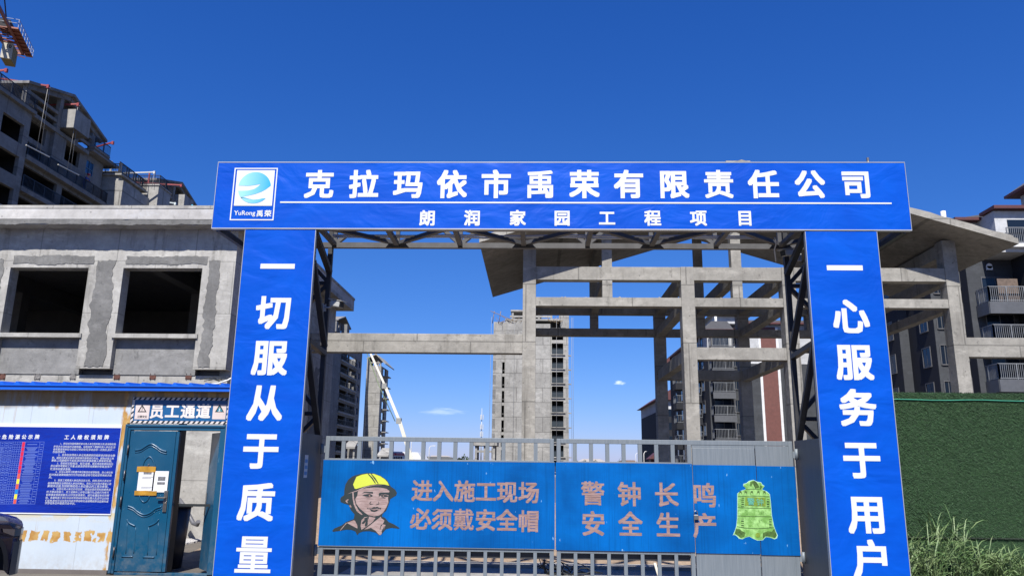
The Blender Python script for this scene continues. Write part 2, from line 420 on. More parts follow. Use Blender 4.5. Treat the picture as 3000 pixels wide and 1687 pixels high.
b = MB(); b.box(px0, px1, Y0-.004, Y0-.001, pz0, pz1); b.build('logo_plate', WHITE, board)
def emblem():
    t = NT('emblem_blue'); s = t.n('ShaderNodeSeparateXYZ'); t.l(t.pos, s.inputs[0])
    return t.done(t.mix(t.rng(s.outputs[0], px0+.08, px1-.02), (.32, .68, .86), (.0, .36, .86)), .4)
EMB = emblem()
cx, cz, rr = (px0+px1)/2, (pz0+pz1)/2+.002, (pz1-pz0)*.44
def ep(u, v): return (cx+u*rr, cz+v*rr)
upper = [ep(math.cos(a), math.sin(a)) for a in [rad(172-i*(172-8)/24) for i in range(25)]]
band = [ep(*p) for p in ((.72, -.10), (.45, -.26), (.1, -.4), (-.3, -.5), (-.62, -.56))]
low = [ep(math.cos(a), math.sin(a)) for a in [rad(218+i*(318-218)/20) for i in range(21)]]
lowb = [ep(*p) for p in ((.55, -.68), (.3, -.74), (0, -.76), (-.25, -.72), (-.45, -.64))]
b = MB()
b.sheet(upper + [ep(.72, -.1), ep(.45, -.26), ep(.1, -.4), ep(-.3, -.5), ep(-.62, -.56), ep(-.78, -.63), ep(-.87, -.5), ep(-.93, -.36), ep(-.98, -.2), ep(-.7, -.37+.17), ep(-.35, -.18), ep(-.02, -.09), ep(.2, .06), ep(.36, .24), ep(.05, .17), ep(-.4, .11)], Y0-.006, .001)
b.sheet([ep(-.76, -.66)] + low + lowb + [ep(-.62, -.58)], Y0-.0068, .0006)
b.build('logo_emblem', EMB, board)
b = MB(); mm = lp(505, 1078); letters(b, 'YuRong', mm[0]+.002, mm[1], .083, Y0-.003, bold=.012)
for ch, xx in (('禹', 800), ('荣', 955)):
    mm = lp(xx, 1092); letters(b, ch, mm[0], mm[1], .088, Y0-.003, bold=.03)
b.build('lettering', WHITE, board)
# columns
for side, (xa, xb_, chars, pts, em) in enumerate(((-3.57, -2.705, '一切服从于质量', [(698, 671), (688, 785), (679, 899), (667, 1013), (656, 1132), (645, 1262), (638, 1394)], .43),
                                             (3.225, 4.065, '一心服务于用户', [(2125, 675), (2140, 795), (2149, 910), (2158, 1025), (2168, 1155), (2181, 1292), (2194, 1408)], .43))):
    b = MB(); b.box(xa, xb_, Y0, Y0+.04, 0, 4.363); cpn = b.build('column_panel', VINYL, arch)
    row(cpn, chars, [p[0] for p in pts], 0, em, ys=[p[1] for p in pts], bold=.03)
    b = MB(); b.box(xa-.007, xa-.001, Y0-.003, Y0+.05, 0, 4.362); b.box(xb_+.001, xb_+.008, Y0-.003, Y0+.05, 0, 4.362)
    b.build('edge_trim', MATS['aluminium_trim'], cpn)
    inner, outer = (xb_, xa) if side == 0 else (xa, xb_)
    sgn = 1 if side == 0 else -1
    b = MB(); c = .06
    for X in (inner-sgn*.035, outer+sgn*.035):
        for Y in (Y0+.085, Y1-.03): b.bar((X, Y, 0), (X, Y, 5.2), c)
    zz = [1.5, 2.35, 3.2, 3.62, 4.36]
    X = inner-sgn*.03
    seq = [(1.93, 0), (2.95, 1), (2.95, 0), (3.9, 1), (4.36, 0)]
    b.bar((X, Y1-.03, 1.9), (X, Y0+.1, 2.98), .07, .05); b.bar((X, Y0+.1, 3.02), (X, Y1-.03, 2.97), .07, .06)
    b.bar((X, Y1-.03, 3.06), (X, Y0+.1, 4.0), .07, .05); b.bar((X, Y0+.1, 4.36), (X, Y1-.03, 4.05), .07, .06)
    XX = (inner-sgn*.03, outer+sgn*.03)
    for k in range(5):
        za = .5+.85*k; b.bar((XX[k % 2], Y1-.02, za), (XX[1-k % 2], Y1-.02, za+.85), .06, .05)
        b.bar((XX[0], Y1-.02, za), (XX[1], Y1-.02, za), .05)
        b.bar((XX[1], Y0+.1, za), (XX[1], Y1-.03, za+.85), .06, .05)
    b.build('leg_truss', DSTEEL, arch)
    b = MB(); b.box(min(inner, inner+sgn*.008), max(inner, inner+sgn*.008), Y0+.055, Y1+.02, 0, 1.93)
    b.box(min(inner-sgn*.0, outer), max(inner-sgn*.0, outer), Y1+.022, Y1+.026, 0, 1.93)
    sheet = b.build('side_sheet', PLATE, arch)
    if side == 0:
        b = MB(); b.box(inner+.010, inner+.011, 9.2, 9.34, 1.42, 1.68); st = b.build('sticker', flat('sticker_paper', (.62, .6, .62), .5), sheet)
        b = MB()
        for k in range(3): b.box(inner+.0114, inner+.0118, 9.215, 9.325, 1.45+.07*k, 1.49+.07*k)
        b.build('sticker_print', flat('sticker_blue', (.12, .25, .5), .5), sheet)
# top lattice
b = MB()
for Y in (Y0+.085, Y1-.03):
    for Z in (4.42, 5.2): b.bar((-3.95, Y, Z), (4.45, Y, Z), .07 if Z < 5 else .06)
xs = [-3.53+.84*k for k in range(10)]
for k, x in enumerate(xs[:-1]):
    x2 = xs[k+1]
    b.bar((x, Y0+.1, 4.43), (x, Y1-.03, 4.43), .06, .05)
    if k % 2: b.bar((x, Y0+.1, 4.45), (x2, Y1-.03, 4.45), .06, .05)
    else: b.bar((x, Y1-.03, 4.45), (x2, Y0+.1, 4.45), .06, .05)
    b.bar((x, Y1-.02, 4.44 if k % 2 else 5.18), (x2, Y1-.02, 5.18 if k % 2 else 4.44), .06, .05)
    b.bar((x, Y1-.02, 4.44), (x, Y1-.02, 5.18), .05)
    b.bar((x, Y0+.09, 4.44 if k % 2 == 0 else 5.18), (x2, Y0+.09, 5.18 if k % 2 == 0 else 4.44), .05)
b.bar((-3.95, Y0+.1, 4.4), (-3.53, Y1-.1, 4.15), .06); b.bar((4.43, Y0+.1, 4.4), (4.03, Y1-.1, 4.15), .06)
b.bar((-3.95, Y0+.1, 4.43), (-3.95, Y1-.03, 4.43), .06); b.bar((4.43, Y0+.1, 4.43), (4.43, Y1-.03, 4.43), .06)
b.build('top_truss', flat('grey_truss_paint', (.09, .09, .095), .5, .1, .25, 6), arch)
b = MB()
for k, (yy, zz) in enumerate(((9.6, 4.48), (9.66, 4.475))):
    b.tube([(-2.65+.5*i, yy+.012*math.sin(i*1.7+k), zz+.006*math.sin(i*2.3+k)) for i in range(12)], .013, 6)
b.tube([(3.05, 9.62, 4.47), (3.1, 9.7, 4.44), (3.08, 9.75, 4.35), (3.1, 9.78, 4.2)], .009, 6)
b.build('conduit', PIPE, arch)
b = MB(); px_, pz_ = pix(2542, 463, 9.4); b.tube([(px_, 9.4, 5.2), (px_, 9.4, pz_)], .018, 8); b.build('roof_rod', CHROME, arch)

# security cameras on the arch
def cctv(label, px, py, sgn):
    X, Z = pix(px, py, 9.8)
    t = thing('security_camera', label, 'camera', (X, 9.8, Z), 'cameras on the entrance arch')
    b = MB(); d = Vector((sgn*.8, -.5, -.22)).normalized(); a = Vector((X+sgn*.14, 9.7, Z+.03))
    b.bar(a-d*.0, a+d*.17, .085, .08); bd = b.build('camera_body', flat('camera_housing', (.5, .5, .48), .4), t, .012)
    b = MB(); b.bar(a+d*.171, a+d*.18, .07, .065); b.build('lens', BLACK, bd)
    b = MB(); b.bar(a-d*.03+Vector((0, 0, .048)), a+d*.22+Vector((0, 0, .048)), .1, .008); b.build('sun_shield', MATS['camera_housing'], bd)
    b = MB(); b.tube([(X, 9.84, Z), (X+sgn*.07, 9.79, Z-.01), (X+sgn*.15, 9.7, Z-.01), a+d*.03-Vector((0, 0, .03))], .012, 6); b.box(X-.025, X+.025, 9.83, 9.85, Z-.05, Z+.05)
    b.build('bracket', MATS['camera_housing'], t)
    b = MB(); b.tube([(X, 9.83, Z+.04), (X+sgn*.05, 9.78, Z+.09), (X+sgn*.12, 9.72, Z+.06), a], .006, 5); b.build('cable', BLACK, t)
cctv('grey camera on bracket inside the left arch leg, aimed right', 948, 899, 1)
cctv('grey camera on bracket inside the right arch leg, aimed left', 2345, 752, -1)

# ------------------------------------------------------------------ gate
YG = 9.78
def gx(px, py=1500): return pix(px, py, YG)[0]
def make_gate(x0, x1, nb, label, extra=None):
    g = thing('metal_gate', label, 'gate', ((x0+x1)/2, YG, 0), 'leaves of the entrance gate')
    T = .05; Y_, Yb = YG, YG+.045; xe = extra if extra else x1
    b = MB()
    b.box(x0, x0+T, Y_, Yb, .12, 1.92); b.box(x1-T, x1, Y_, Yb, .12, 1.92); b.box(x0+T, x1-T, Y_, Yb, 1.865, 1.92)
    b.box(x0+T, x1-T, Y_, Yb, .2, .285)
    b.box(x0+T, xe, Y_+.002, Yb-.002, 1.615, 1.65); b.box(x0+T, xe, Y_+.002, Yb-.002, .575, .62); 
    if extra: b.box(xe-T, xe, Y_-.001, Yb, .285, 1.865)
    fr = b.build('frame', GSTEEL, g, .003)
    b = MB(); b.box(x0+T, xe-T-.002, Y_+.05, Yb+.04, .5, .6); b.build('back_rail', DSTEEL, g)  # dark paint stands in for the shade on the rail below the panel
    bt = MB().box(-.024, .024, 0, .04, 1.65, 1.865).build('bar', GSTEEL, g); bb = MB().box(-.021, .021, 0, .04, .285, .575).build('bar', GSTEEL, g)
    span = (xe-T/2)-(x0+T/2)
    for proto in (bt, bb):
        me = proto.data; ORGo = ORG[g]
        for v in me.vertices: v.co += ORGo       # mesh was shifted by the root; bring it back to its own axis
    for k in range(1, nb):
        X = x0+T/2+span*k/nb
        for proto in (bt, bb):
            c = proto if k == 1 else proto.copy()
            if k > 1: COL.objects.link(c)
            c.parent = g; c.location = Vector((X, YG+.003, 0))-ORG[g]
    return g
GL0, GL1, GR0, GR1 = -2.615, .228, .262, 3.145
WK0, WK1 = gx(2034), gx(2222)
gl = make_gate(GL0, GL1, 14, 'grey barred gate leaf whose blue board shows a worker in a yellow helmet')
gr = make_gate(GR0, GR1, 8, 'grey gate leaf with a wicket door and a blue board showing a green bell', WK0-.008)
b = MB(); b.box(GL0-.01, GL1+.01, YG-.012, YG-.003, .62, 1.63); gb = b.build('sign_panel', GVINYL, gl)
b = MB(); b.box(GR0-.012, WK0-.006, YG-.012, YG-.003, .61, 1.635); gb2 = b.build('sign_panel', GVINYL, gr)
b = MB(); b.box(GL0-.012, GL1+.01, YG-.013, YG-.002, .612, .619); b.box(GL0-.012, GL1+.01, YG-.013, YG-.002, 1.631, 1.637); b.build('edge_trim', GSTEEL, gb)
# wicket door
b = MB(); b.box(WK0+.004, WK1-.006, YG-.001, YG+.03, .29, 1.83); wk = b.build('wicket_door', GSTEEL, gr, .004)
b = MB(); b.box(WK0+.002, WK1-.004, YG-.012, YG-.003, .6, 1.625); b.build('sign_panel', GVINYL, wk)
b = MB(); b.box(WK0+.0, WK1, YG+.004, YG+.03, 1.832, 1.864); b.box(WK1+.004, GR1-.052, YG-.001, YG+.03, .29, 1.862); sidep = b.build('sheet_panel', GSTEEL, gr)
b = MB(); b.box(WK1+.004, GR1+.008, YG-.012, YG-.003, .59, 1.62); b.build('sign_panel', GVINYL, sidep)
for g_, X in ((gl, GL0-.045), (gr, GR1+.045)):
    for Z in (.5, 1.7):
        b = MB(); b.tube([(X, YG+.01, Z), (X, YG+.01, Z+.13)], .022, 8); b.box(min(X, X+(.05 if X < 0 else -.05)), max(X, X+(.05 if X < 0 else -.05)), YG+.0, YG+.03, Z+.02, Z+.1)
        b.build('hinge', GSTEEL, g_)
YL = YG-.0135
def grow(parent, chars, pts, em, bold=.024, sx=1):
    for c, p in zip(chars, pts):
        mb = MB(); X, Z = pix(p[0], p[1], YL); letters(mb, c, X, Z, em, YL, bold=bold, sx=sx); mb.build('lettering', PINK, parent)
q7 = 2576/800.
grow(gb, '进入施工现场必须戴安全帽', [(860+x/q7, 1240+y/q7) for x, y in ((1212, 632), (1412, 635), (1615, 638), (1815, 640), (2015, 645), (2220, 650), (1200, 898), (1402, 903), (1606, 905), (1812, 910), (2012, 912), (2218, 920))], .262)
grow(gb2, '警钟长鸣安全生产', [(1600+x/q7, 1240+y/q7) for x, y in ((440, 658), (787, 665), (1135, 670), (1495, 676), (445, 942), (795, 947), (1150, 955), (1500, 960))], .295, .022)
# worker's picture
P4 = 1507/260.
def w4(*pts): return [pix(940+x/P4, 1350+y/P4, YL) for x, y in pts]
def pic(name, mat, polys, lay, parent):
    b = MB()
    for k, p in enumerate(polys): b.sheet(p, YL-.0006*lay-.00008*k, .0004); b.cut()
    return b.build_each(name, mat, parent) if len(polys) < 5 else b.build(name, mat, parent)
LINE = flat('dark_green_ink', (.012, .024, .026), .6)
_t = NT('faded_face_print'); FACE = _t.done(_t.mix(_t.rng(_t.noise(1, 4, _t.scaled((9, 1, 60)), .6), .4, .62), (.28, .19, .175), (.42, .31, .29)), .6)
YEL = flat('yellow_helmet_print', (.6, .66, .06), .5, var=.03)
pic('portrait_outline', LINE, [w4((330, 640), (345, 610), (395, 575), (400, 480), (420, 390), (470, 310), (540, 255), (650, 220), (790, 200), (900, 208), (1020, 250), (1120, 320), (1190, 430), (1260, 480), (1292, 535), (1280, 580), (1180, 640), (1150, 740), (1110, 840), (1050, 890), (1040, 940), (1090, 960), (1150, 1030), (1240, 1070), (1335, 1130), (1330, 1145), (1200, 1130), (1110, 1150), (1080, 1180), (1020, 1250), (985, 1255), (930, 1210), (820, 1185), (720, 1190), (650, 1215), (618, 1255), (585, 1190), (520, 1165), (430, 1160), (330, 1180), (210, 1195), (192, 1180), (230, 1140), (350, 1090), (430, 1030), (560, 980), (572, 900), (510, 830), (470, 740), (390, 715), (335, 690))], 1, gb)
pic('portrait_helmet', YEL, [w4((575, 465), (548, 395), (572, 340), (605, 265), (700, 228), (800, 212), (900, 215), (1010, 255), (1090, 310), (1135, 360), (1160, 415), (1080, 395), (960, 388), (840, 405), (720, 435), (600, 470))], 2, gb)
pic('portrait_face', FACE, [w4((585, 640), (620, 585), (630, 510), (680, 475), (780, 455), (900, 445), (1020, 450), (1120, 470), (1165, 505), (1160, 530), (1140, 620), (1148, 700), (1110, 790), (1060, 870), (990, 920), (900, 935), (810, 915), (740, 870), (660, 800), (600, 720)),
    w4((535, 530), (555, 530), (565, 640), (590, 740), (640, 830), (710, 905), (690, 912), (610, 850), (560, 740), (540, 640)),
    w4((690, 1000), (740, 950), (830, 940), (930, 960), (880, 1030), (800, 1090), (690, 1165), (675, 1100)), w4((440, 1045), (560, 1000), (580, 1010), (620, 1090), (622, 1140), (540, 1100)),
    w4((735, 1160), (830, 1090), (930, 1010), (1020, 940), (1025, 965), (1080, 1005), (1050, 1070), (1100, 1080), (1060, 1180), (1020, 1250), (990, 1250), (930, 1180), (850, 1130), (790, 1150)),
    w4((450, 555), (600, 500), (760, 430), (900, 402), (1060, 405), (900, 412), (760, 442), (610, 512)), w4((418, 675), (450, 645), (480, 650), (460, 665), (445, 685), (465, 710), (440, 708)), w4((480, 760), (500, 740), (520, 765), (515, 795)),
    w4((320, 1178), (430, 1045), (440, 1050), (335, 1175))], 2, gb)
pic('portrait_features', LINE, [w4((695, 545), (740, 520), (885, 520), (888, 550), (840, 545), (750, 535)), w4((705, 580), (740, 565), (830, 552), (880, 580), (875, 600), (800, 602), (745, 592)), w4((745, 602), (800, 615), (860, 608), (800, 622)),
    w4((985, 545), (1020, 530), (1170, 530), (1160, 575), (1090, 560), (1030, 562), (1000, 585), (985, 620)), w4((1005, 580), (1060, 565), (1120, 575), (1150, 590), (1130, 605), (1040, 606)), w4((1010, 618), (1080, 630), (1110, 622), (1060, 612)),
    w4((825, 715), (840, 690), (862, 676), (845, 700), (836, 722), (870, 728), (900, 722), (870, 736), (835, 735)), w4((965, 672), (990, 700), (990, 728), (960, 735), (930, 745), (955, 726), (982, 720), (978, 695)),
    w4((785, 785), (800, 800), (860, 798), (905, 775), (930, 782), (955, 770), (1000, 795), (1025, 790), (1020, 815), (960, 800), (905, 805), (830, 808), (785, 806)), w4((830, 815), (900, 822), (985, 820), (940, 850), (905, 858), (860, 850)),
    w4((795, 215), (812, 213), (880, 280), (935, 372), (920, 375), (860, 290)), w4((845, 212), (860, 212), (930, 290), (980, 378), (965, 376), (905, 295)),
    w4((740, 965), (815, 940), (815, 990), (800, 960), (795, 1080), (760, 1110), (745, 1080), (770, 1020), (715, 1070), (695, 1045), (740, 1000)), w4((1000, 1155), (1020, 1080), (1050, 1068), (1020, 1110), (1010, 1160)), w4((1030, 1190), (1085, 1090), (1060, 1180), (1040, 1215))], 4, gb)
pic('portrait_eyes', PINK, [w4((815, 570), (838, 570), (842, 598), (818, 598)), w4((1050, 580), (1072, 578), (1076, 598), (1052, 600)), w4((868, 828), (945, 826), (905, 836))], 7, gb)
# bell
B4 = 1317/200.
def w5(*pts): return [pix(2120+x/B4, 1380+y/B4, YL) for x, y in pts]
def bellmat():
    t = NT('green_bronze_print'); sp_ = t.n('ShaderNodeSeparateXYZ'); t.l(t.pos, sp_.inputs[0])
    n = t.noise(14, 3, None, .6); c = t.mix(t.rng(n, .4, .65), (.16, .36, .07), (.37, .66, .22))
    return t.done(c, .5)
BELL = bellmat(); BD = flat('bronze_shadow_print', (.06, .13, .02), .5, 0, .5, 40); BW = flat('bell_halo_print', (.42, .75, .72), .5); BM = flat('bronze_mid_print', (.17, .27, .025), .5, 0, .4, 25)
prof = [(185, 1225), (225, 1130), (250, 1050), (265, 900), (268, 700), (268, 430), (330, 380), (430, 345), (415, 310), (380, 285), (385, 245), (440, 230), (490, 190), (570, 168), (650, 205), (720, 215), (745, 260), (785, 285), (770, 310), (735, 350), (830, 390), (885, 440), (905, 600), (925, 850), (965, 1050), (1000, 1150), (1035, 1225), (1020, 1280), (970, 1300), (880, 1265), (810, 1260), (750, 1320), (650, 1325), (570, 1290), (500, 1250), (430, 1265), (370, 1300), (300, 1290), (260, 1240), (215, 1215)]
gcx, gcy = 590, 750
pic('bell_halo', BW, [w5(*[(gcx+(x-gcx)*1.02, gcy+(y-gcy)*1.012) for x, y in prof])], 1, wk)
pic('bell_body', BELL, [w5(*prof)], 2, wk)
mid = [w5((415, 490), (805, 505), (815, 675), (412, 660))]
dark = [w5((268, 690), (560, 702), (912, 706), (912, 716), (560, 712), (268, 700)), w5((266, 848), (560, 862), (924, 864), (924, 876), (560, 872), (266, 858)), w5((255, 1055), (400, 1082), (650, 1095), (960, 1075), (962, 1086), (650, 1106), (400, 1094), (255, 1066)), w5((272, 490), (560, 475), (890, 490), (890, 480), (560, 466), (272, 480)),
        w5((235, 1110), (300, 1110), (350, 1145), (420, 1180), (400, 1250), (330, 1280), (270, 1230), (215, 1195)), w5((760, 1180), (850, 1150), (930, 1160), (975, 1100), (1025, 1230), (990, 1285), (900, 1250), (800, 1240), (755, 1290)),
        w5((420, 350), (590, 342), (735, 358), (735, 350), (590, 334), (420, 342)), w5((515, 200), (600, 178), (640, 215), (690, 300), (610, 330), (560, 230), (530, 290), (505, 260)), w5((700, 260), (750, 290), (720, 340), (695, 330))]
for x in (320, 420, 540, 665, 785): dark.append(w5((x-25, 445), (x-18, 385), (x+5, 372), (x+25, 385), (x+28, 440), (x+8, 405), (x-8, 405)))
r = random.Random(5)
for (xa, xb_, ya, yb, n) in ((275, 490, 735, 825, 26), (640, 915, 745, 830, 44), (405, 640, 900, 1060, 34), (650, 860, 905, 1065, 56), (275, 325, 500, 660, 5), (275, 320, 890, 1060, 5), (850, 900, 520, 680, 5)):
    for _ in range(n):
        x, y = r.uniform(xa, xb_), r.uniform(ya, yb); a = r.uniform(0, 6.28); L = r.uniform(10, 20)
        dx, dy = math.cos(a)*L, math.sin(a)*L
        dark.append(w5((x, y), (x+dx*.5-dy*.25, y+dy*.5+dx*.25), (x+dx, y+dy), (x+dx*.5-dy*.05, y+dy*.5+dx*.05)))
for (xx, ys_) in ((362, (515, 555, 595, 640)), (358, (915, 965, 1000, 1045)), (850, (540, 590, 640)), (895, (920, 985, 1045))):
    for y in ys_: dark.append(w5((xx-25, y-8), (xx+25, y-8), (xx+25, y+8), (xx-25, y+8)))
pic('bell_panel', BM, mid, 4, wk)
pic('bell_shading', BD, dark, 5, wk)
pic('bell_boss', BM, [w5(*[(660+48*math.cos(a*.35), 1227+48*math.sin(a*.35)) for a in range(18)])], 5, wk)
b = MB()
for ch, (x, y) in (('警', (525, 580)), ('钟', (700, 590))):
    X, Z = pix(2120+x/B4, 1380+y/B4, YL); letters(b, ch, X, Z, .09, YL-.0052, bold=.0)
b.build('lettering', flat('bell_word_print', (.12, .42, .3), .5), wk)
# padlock
X, Z = pix(2040, 1512, YG-.05)
pl = thing('padlock', 'small steel padlock hanging on the wicket door edge', 'padlock', (X, YG-.03, Z-.04))
b = MB(); b.box(X-.028, X+.028, YG-.045, YG-.02, Z-.04, Z+.02); b.build('lock_body', flat('lock_steel', (.3, .3, .28), .35, .8), pl, .006)
b = MB(); b.tube([(X-.02, YG-.032, Z+.015)] + [(X-.02*math.cos(a), YG-.032, Z+.045+.02*math.sin(a)) for a in [math.pi*i/8 for i in range(9)]] + [(X+.02, YG-.032, Z+.015)], .005, 6); b.build('shackle', CHROME, pl)
# things lying behind the gate
b = MB(); r = random.Random(11); X0 = pix(1632, 1660, 12.4)[0]
for _ in range(26):
    a = r.uniform(0, 6.28); c = Vector((X0+r.uniform(-.2, .25), 12.4+r.uniform(-.15, .15), .02))
    pts = [c]
    for k in range(4): pts.append(pts[-1]+Vector((math.cos(a)*.1+r.uniform(-.05, .05), r.uniform(-.04, .04), r.uniform(-.02, .12) if k < 2 else r.uniform(-.1, .06))))
    b.tube([(p.x, p.y, max(.015, p.z)) for p in pts], .008, 5)
tag(b.build('wire_tangle', BLACK), 'tangle of black wire on the ground behind the gate centre gap', 'wire')
x1_, z1_ = pix(1918, 1648, 11.6); b = MB(); b.bar((x1_, 11.6, max(.2, z1_)), (x1_+.06, 11.4, .0), .035, .012)
tag(b.build('wooden_stake', flat('pale_wood', (.6, .57, .48), .8)), 'pale thin stake standing behind the right gate leaf bars', 'stake')

# ------------------------------------------------------------------ site wall with door
YW = 11.62
def wx(px, py=1400): return pix(px, py, YW)[0]
def panelmat():
    t = NT('stained_white_panel'); s = t.n('ShaderNodeSeparateXYZ'); t.l(t.pos, s.inputs[0]); z = s.outputs[2]; x = s.outputs[0]
    c = t.mix(t.rng(t.noise(1.2, 4), .3, .7), (.5, .58, .66), (.57, .64, .71))
    # panel joints
    wv = t.math('FRACT', t.math('MULTIPLY', x, 1.05)); c = t.mix(t.rng(wv, .0, .012, .55, 0), c, (.2, .2, .2))
    wv = t.math('FRACT', t.math('MULTIPLY', x, 8.4)); c = t.mix(t.rng(wv, .0, .06, .16, 0), c, (.3, .34, .38))
    glue = t.mix(t.rng(t.noise(9, 5), .35, .65), (.42, .21, .045), (.56, .36, .12))
    def band(lo, hi, soft):
        return t.math('MULTIPLY', t.rng(z, lo-soft, lo+soft), t.rng(z, hi-soft, hi+soft, 1, 0))
    blobs = t.math('ADD', t.noise(1, 3, t.scaled((9, 1, 9)), .6, .3), t.math('MULTIPLY', t.rng(t.math('ABSOLUTE', t.math('SUBTRACT', t.math('FRACT', t.math('MULTIPLY', t.math('ADD', x, t.math('MULTIPLY', t.noise(2.3, 2), .25)), 6.2)), .5)), .28, .46), -.3))
    zn = t.math('ADD', z, t.math('MULTIPLY', t.math('SUBTRACT', t.noise(7, 4), .5), .16))
    m1 = t.math('MULTIPLY', t.math('MULTIPLY', t.rng(zn, .43, .445), t.rng(zn, .575, .59, 1, 0)), t.rng(blobs, .36, .39))
    c = t.mix(m1, c, glue)
    drip = t.noise(1, 4, t.scaled((5, 1, .9)), .65, .2)
    m2 = t.math('MULTIPLY', t.rng(t.math('ADD', z, t.math('MULTIPLY', drip, .5)), 2.62, 2.72), t.rng(drip, .36, .5))
    c = t.mix(m2, c, glue)
    stz = t.math('ADD', z, t.math('MULTIPLY', t.noise(1, 3, t.scaled((3, 1, .2))), .25))
    c = t.mix(t.math('MULTIPLY', t.rng(stz, 2.48, 2.55), .75), c, (.2, .13, .055))
    xe = t.math('ADD', x, t.math('MULTIPLY', t.noise(8, 4), .12))
    c = t.mix(t.math('MULTIPLY', t.rng(xe, -6.17, -6.14), t.rng(t.noise(1, 4, t.scaled((9, 1, 2))), .45, .52)), c, glue)
    m4 = t.math('MULTIPLY', t.rng(z, .7, .82), t.rng(t.noise(1, 3, t.scaled((3, 1, 6))), .44, .5))
    m4 = t.math('MULTIPLY', m4, t.rng(z, .84, .86, 1, 0)); c = t.mix(t.math('MULTIPLY', m4, .75), c, (.62, .52, .27))
    run = t.noise(1, 2, t.scaled((16, 1, .4)), .5)
    c = t.mix(t.math('MULTIPLY', t.rng(run, .66, .72, 0, .7), t.rng(z, .45, .6)), c, (.4, .28, .14))
    dirtn = t.math('MULTIPLY', t.rng(z, .35, .0, 0, .55), t.rng(t.noise(14, 6, None, .7), .35, .7)); c = t.mix(dirtn, c, (.36, .3, .23))
    t.bump(t.noise(3, 3), .08, .02)
    return t.done(c, .45)
PANEL = panelmat()
DX0, DX1 = wx(372, 1247), wx(666, 1256)
site = thing('site_wall', 'white stained panel wall with blue roof edge and a teal double door', 'wall', (-7, YW+.05, 0))
b = MB(); b.wall('y', YW, .08, -13, -4.3, .06, 2.66, [(DX0, DX1, .0, 2.15)]); b.build('wall', PANEL, site)
b = MB(); b.box(-13, DX0-.02, YW-.03, YW+.09, 0, .058); b.build('base_rail', flat('dirty_rail', (.16, .14, .13), .7, .2), site)
BLUER = flat('blue_roof_sheet', (.006, .12, .68), .4, .1, .12, 2)
b = MB(); ZR = pix(300, 1143, 11.44)[1]
b.box(-13, -4.2, 11.44, 11.455, ZR, ZR+.075)
x = -13.0
prof = []
while x < -4.2:
    prof += [(x, 0), (x+.13, 0), (x+.165, .045), (x+.19, .045), (x+.225, 0)]; x += .24
prof.append((-4.2, 0))
top = [(p[0], p[1]+ZR+.077) for p in prof]
bot = [(p[0], p[1]-.004) for p in top]
for (p, q) in zip(top, top[1:]):
    b.poly([(p[0], 11.42, p[1]), (q[0], 11.42, q[1]), (q[0], 12.5, q[1]+.06), (p[0], 12.5, p[1]+.06)])
    b.poly([(p[0], 11.42, p[1]-.012), (q[0], 11.42, q[1]-.012), (q[0], 11.42, q[1]), (p[0], 11.42, p[1])])
    b.poly([(p[0], 11.42, ZR+.06), (q[0], 11.42, ZR+.06), (q[0], 11.42, q[1]-.012), (p[0], 11.42, p[1]-.012)])
b.build('roof', BLUER, site)
b = MB(); b.box(-13, -4.25, 11.46, 11.6, ZR+.0, ZR+.03); b.build('soffit', flat('soffit_grey', (.3, .29, .27), .7), site)
b = MB(); b.box(wx(505, 1400)-.03, wx(505, 1400)+.02, YW+.085, YW+.26, 0, 2.3); b.build('return_panel', BLACK, site)  # added return, coloured black to stand in for shade inside the opening
# door frame, leaf and open leaf
fz = 2.13
b = MB(); b.box(DX0, DX0+.085, YW-.045, YW+.07, .02, fz); b.box(DX1-.085, DX1, YW-.045, YW+.07, .02, fz); b.box(DX0+.085, DX1-.085, YW-.045, YW+.07, fz-.085, fz)
b.box(DX0+.02, DX1-.02, YW-.06, YW-.046, fz-.035, fz-.005); b.box(DX0+.085, DX1-.085, YW-.03, YW+.07, .0, .035)
b.box(DX0+.03, DX0+.05, YW-.056, YW-.046, .03, fz-.04)
b.build('door_frame', DOOR, site, .006)
LX0, LX1 = DX0+.09, wx(505, 1400)
b = MB(); b.box(LX0, LX1, YW-.035, YW+.03, .05, fz-.095); b.box(LX1+.002, LX1+.05, YW-.03, YW+.03, .05, fz-.095)
leaf = b.build('door_leaf', DOOR, site, .005)
DS = 1790/750.
def dp(x, y): return pix(x/DS, 1080+y/DS, YW-.035)
def emboss(mb, pts, r=.013):
    P = [dp(*p) for p in pts]; Q = []
    for i in range(len(P)-1):
        p0 = P[max(0, i-1)]; p1 = P[i]; p2 = P[i+1]; p3 = P[min(len(P)-1, i+2)]
        for k in range(5):
            t = k/5
            Q.append(tuple(.5*((2*p1[c]) + (-p0[c]+p2[c])*t + (2*p0[c]-5*p1[c]+4*p2[c]-p3[c])*t*t + (-p0[c]+3*p1[c]-3*p2[c]+p3[c])*t**3) for c in (0, 1)))
    Q.append(P[-1]); mb.tube([(q[0], YW-.035, q[1]) for q in Q], r, 8)
b = MB()
for off, rr_ in ((0, .014), (16, .009)):
    emboss(b, [(945, 568+off), (985, 562+off), (1020, 540+off), (1055, 524+off), (1090, 540+off), (1125, 566+off), (1165, 578+off)], rr_)
    emboss(b, [(893, 958+off), (930, 972+off), (965, 1000+off), (1005, 1018+off), (1050, 1005+off), (1090, 975+off), (1130, 962+off)], rr_)
emboss(b, [(992, 700), (1005, 655), (1025, 625), (1045, 614), (1065, 630), (1080, 665), (1084, 700)], .012)
emboss(b, [(975, 885), (985, 912), (1005, 930), (1030, 918), (1045, 888)], .012)
emboss(b, [(888, 1052), (905, 1078), (945, 1098)], .013); emboss(b, [(1110, 1052), (1085, 1078), (1040, 1098)], .013)
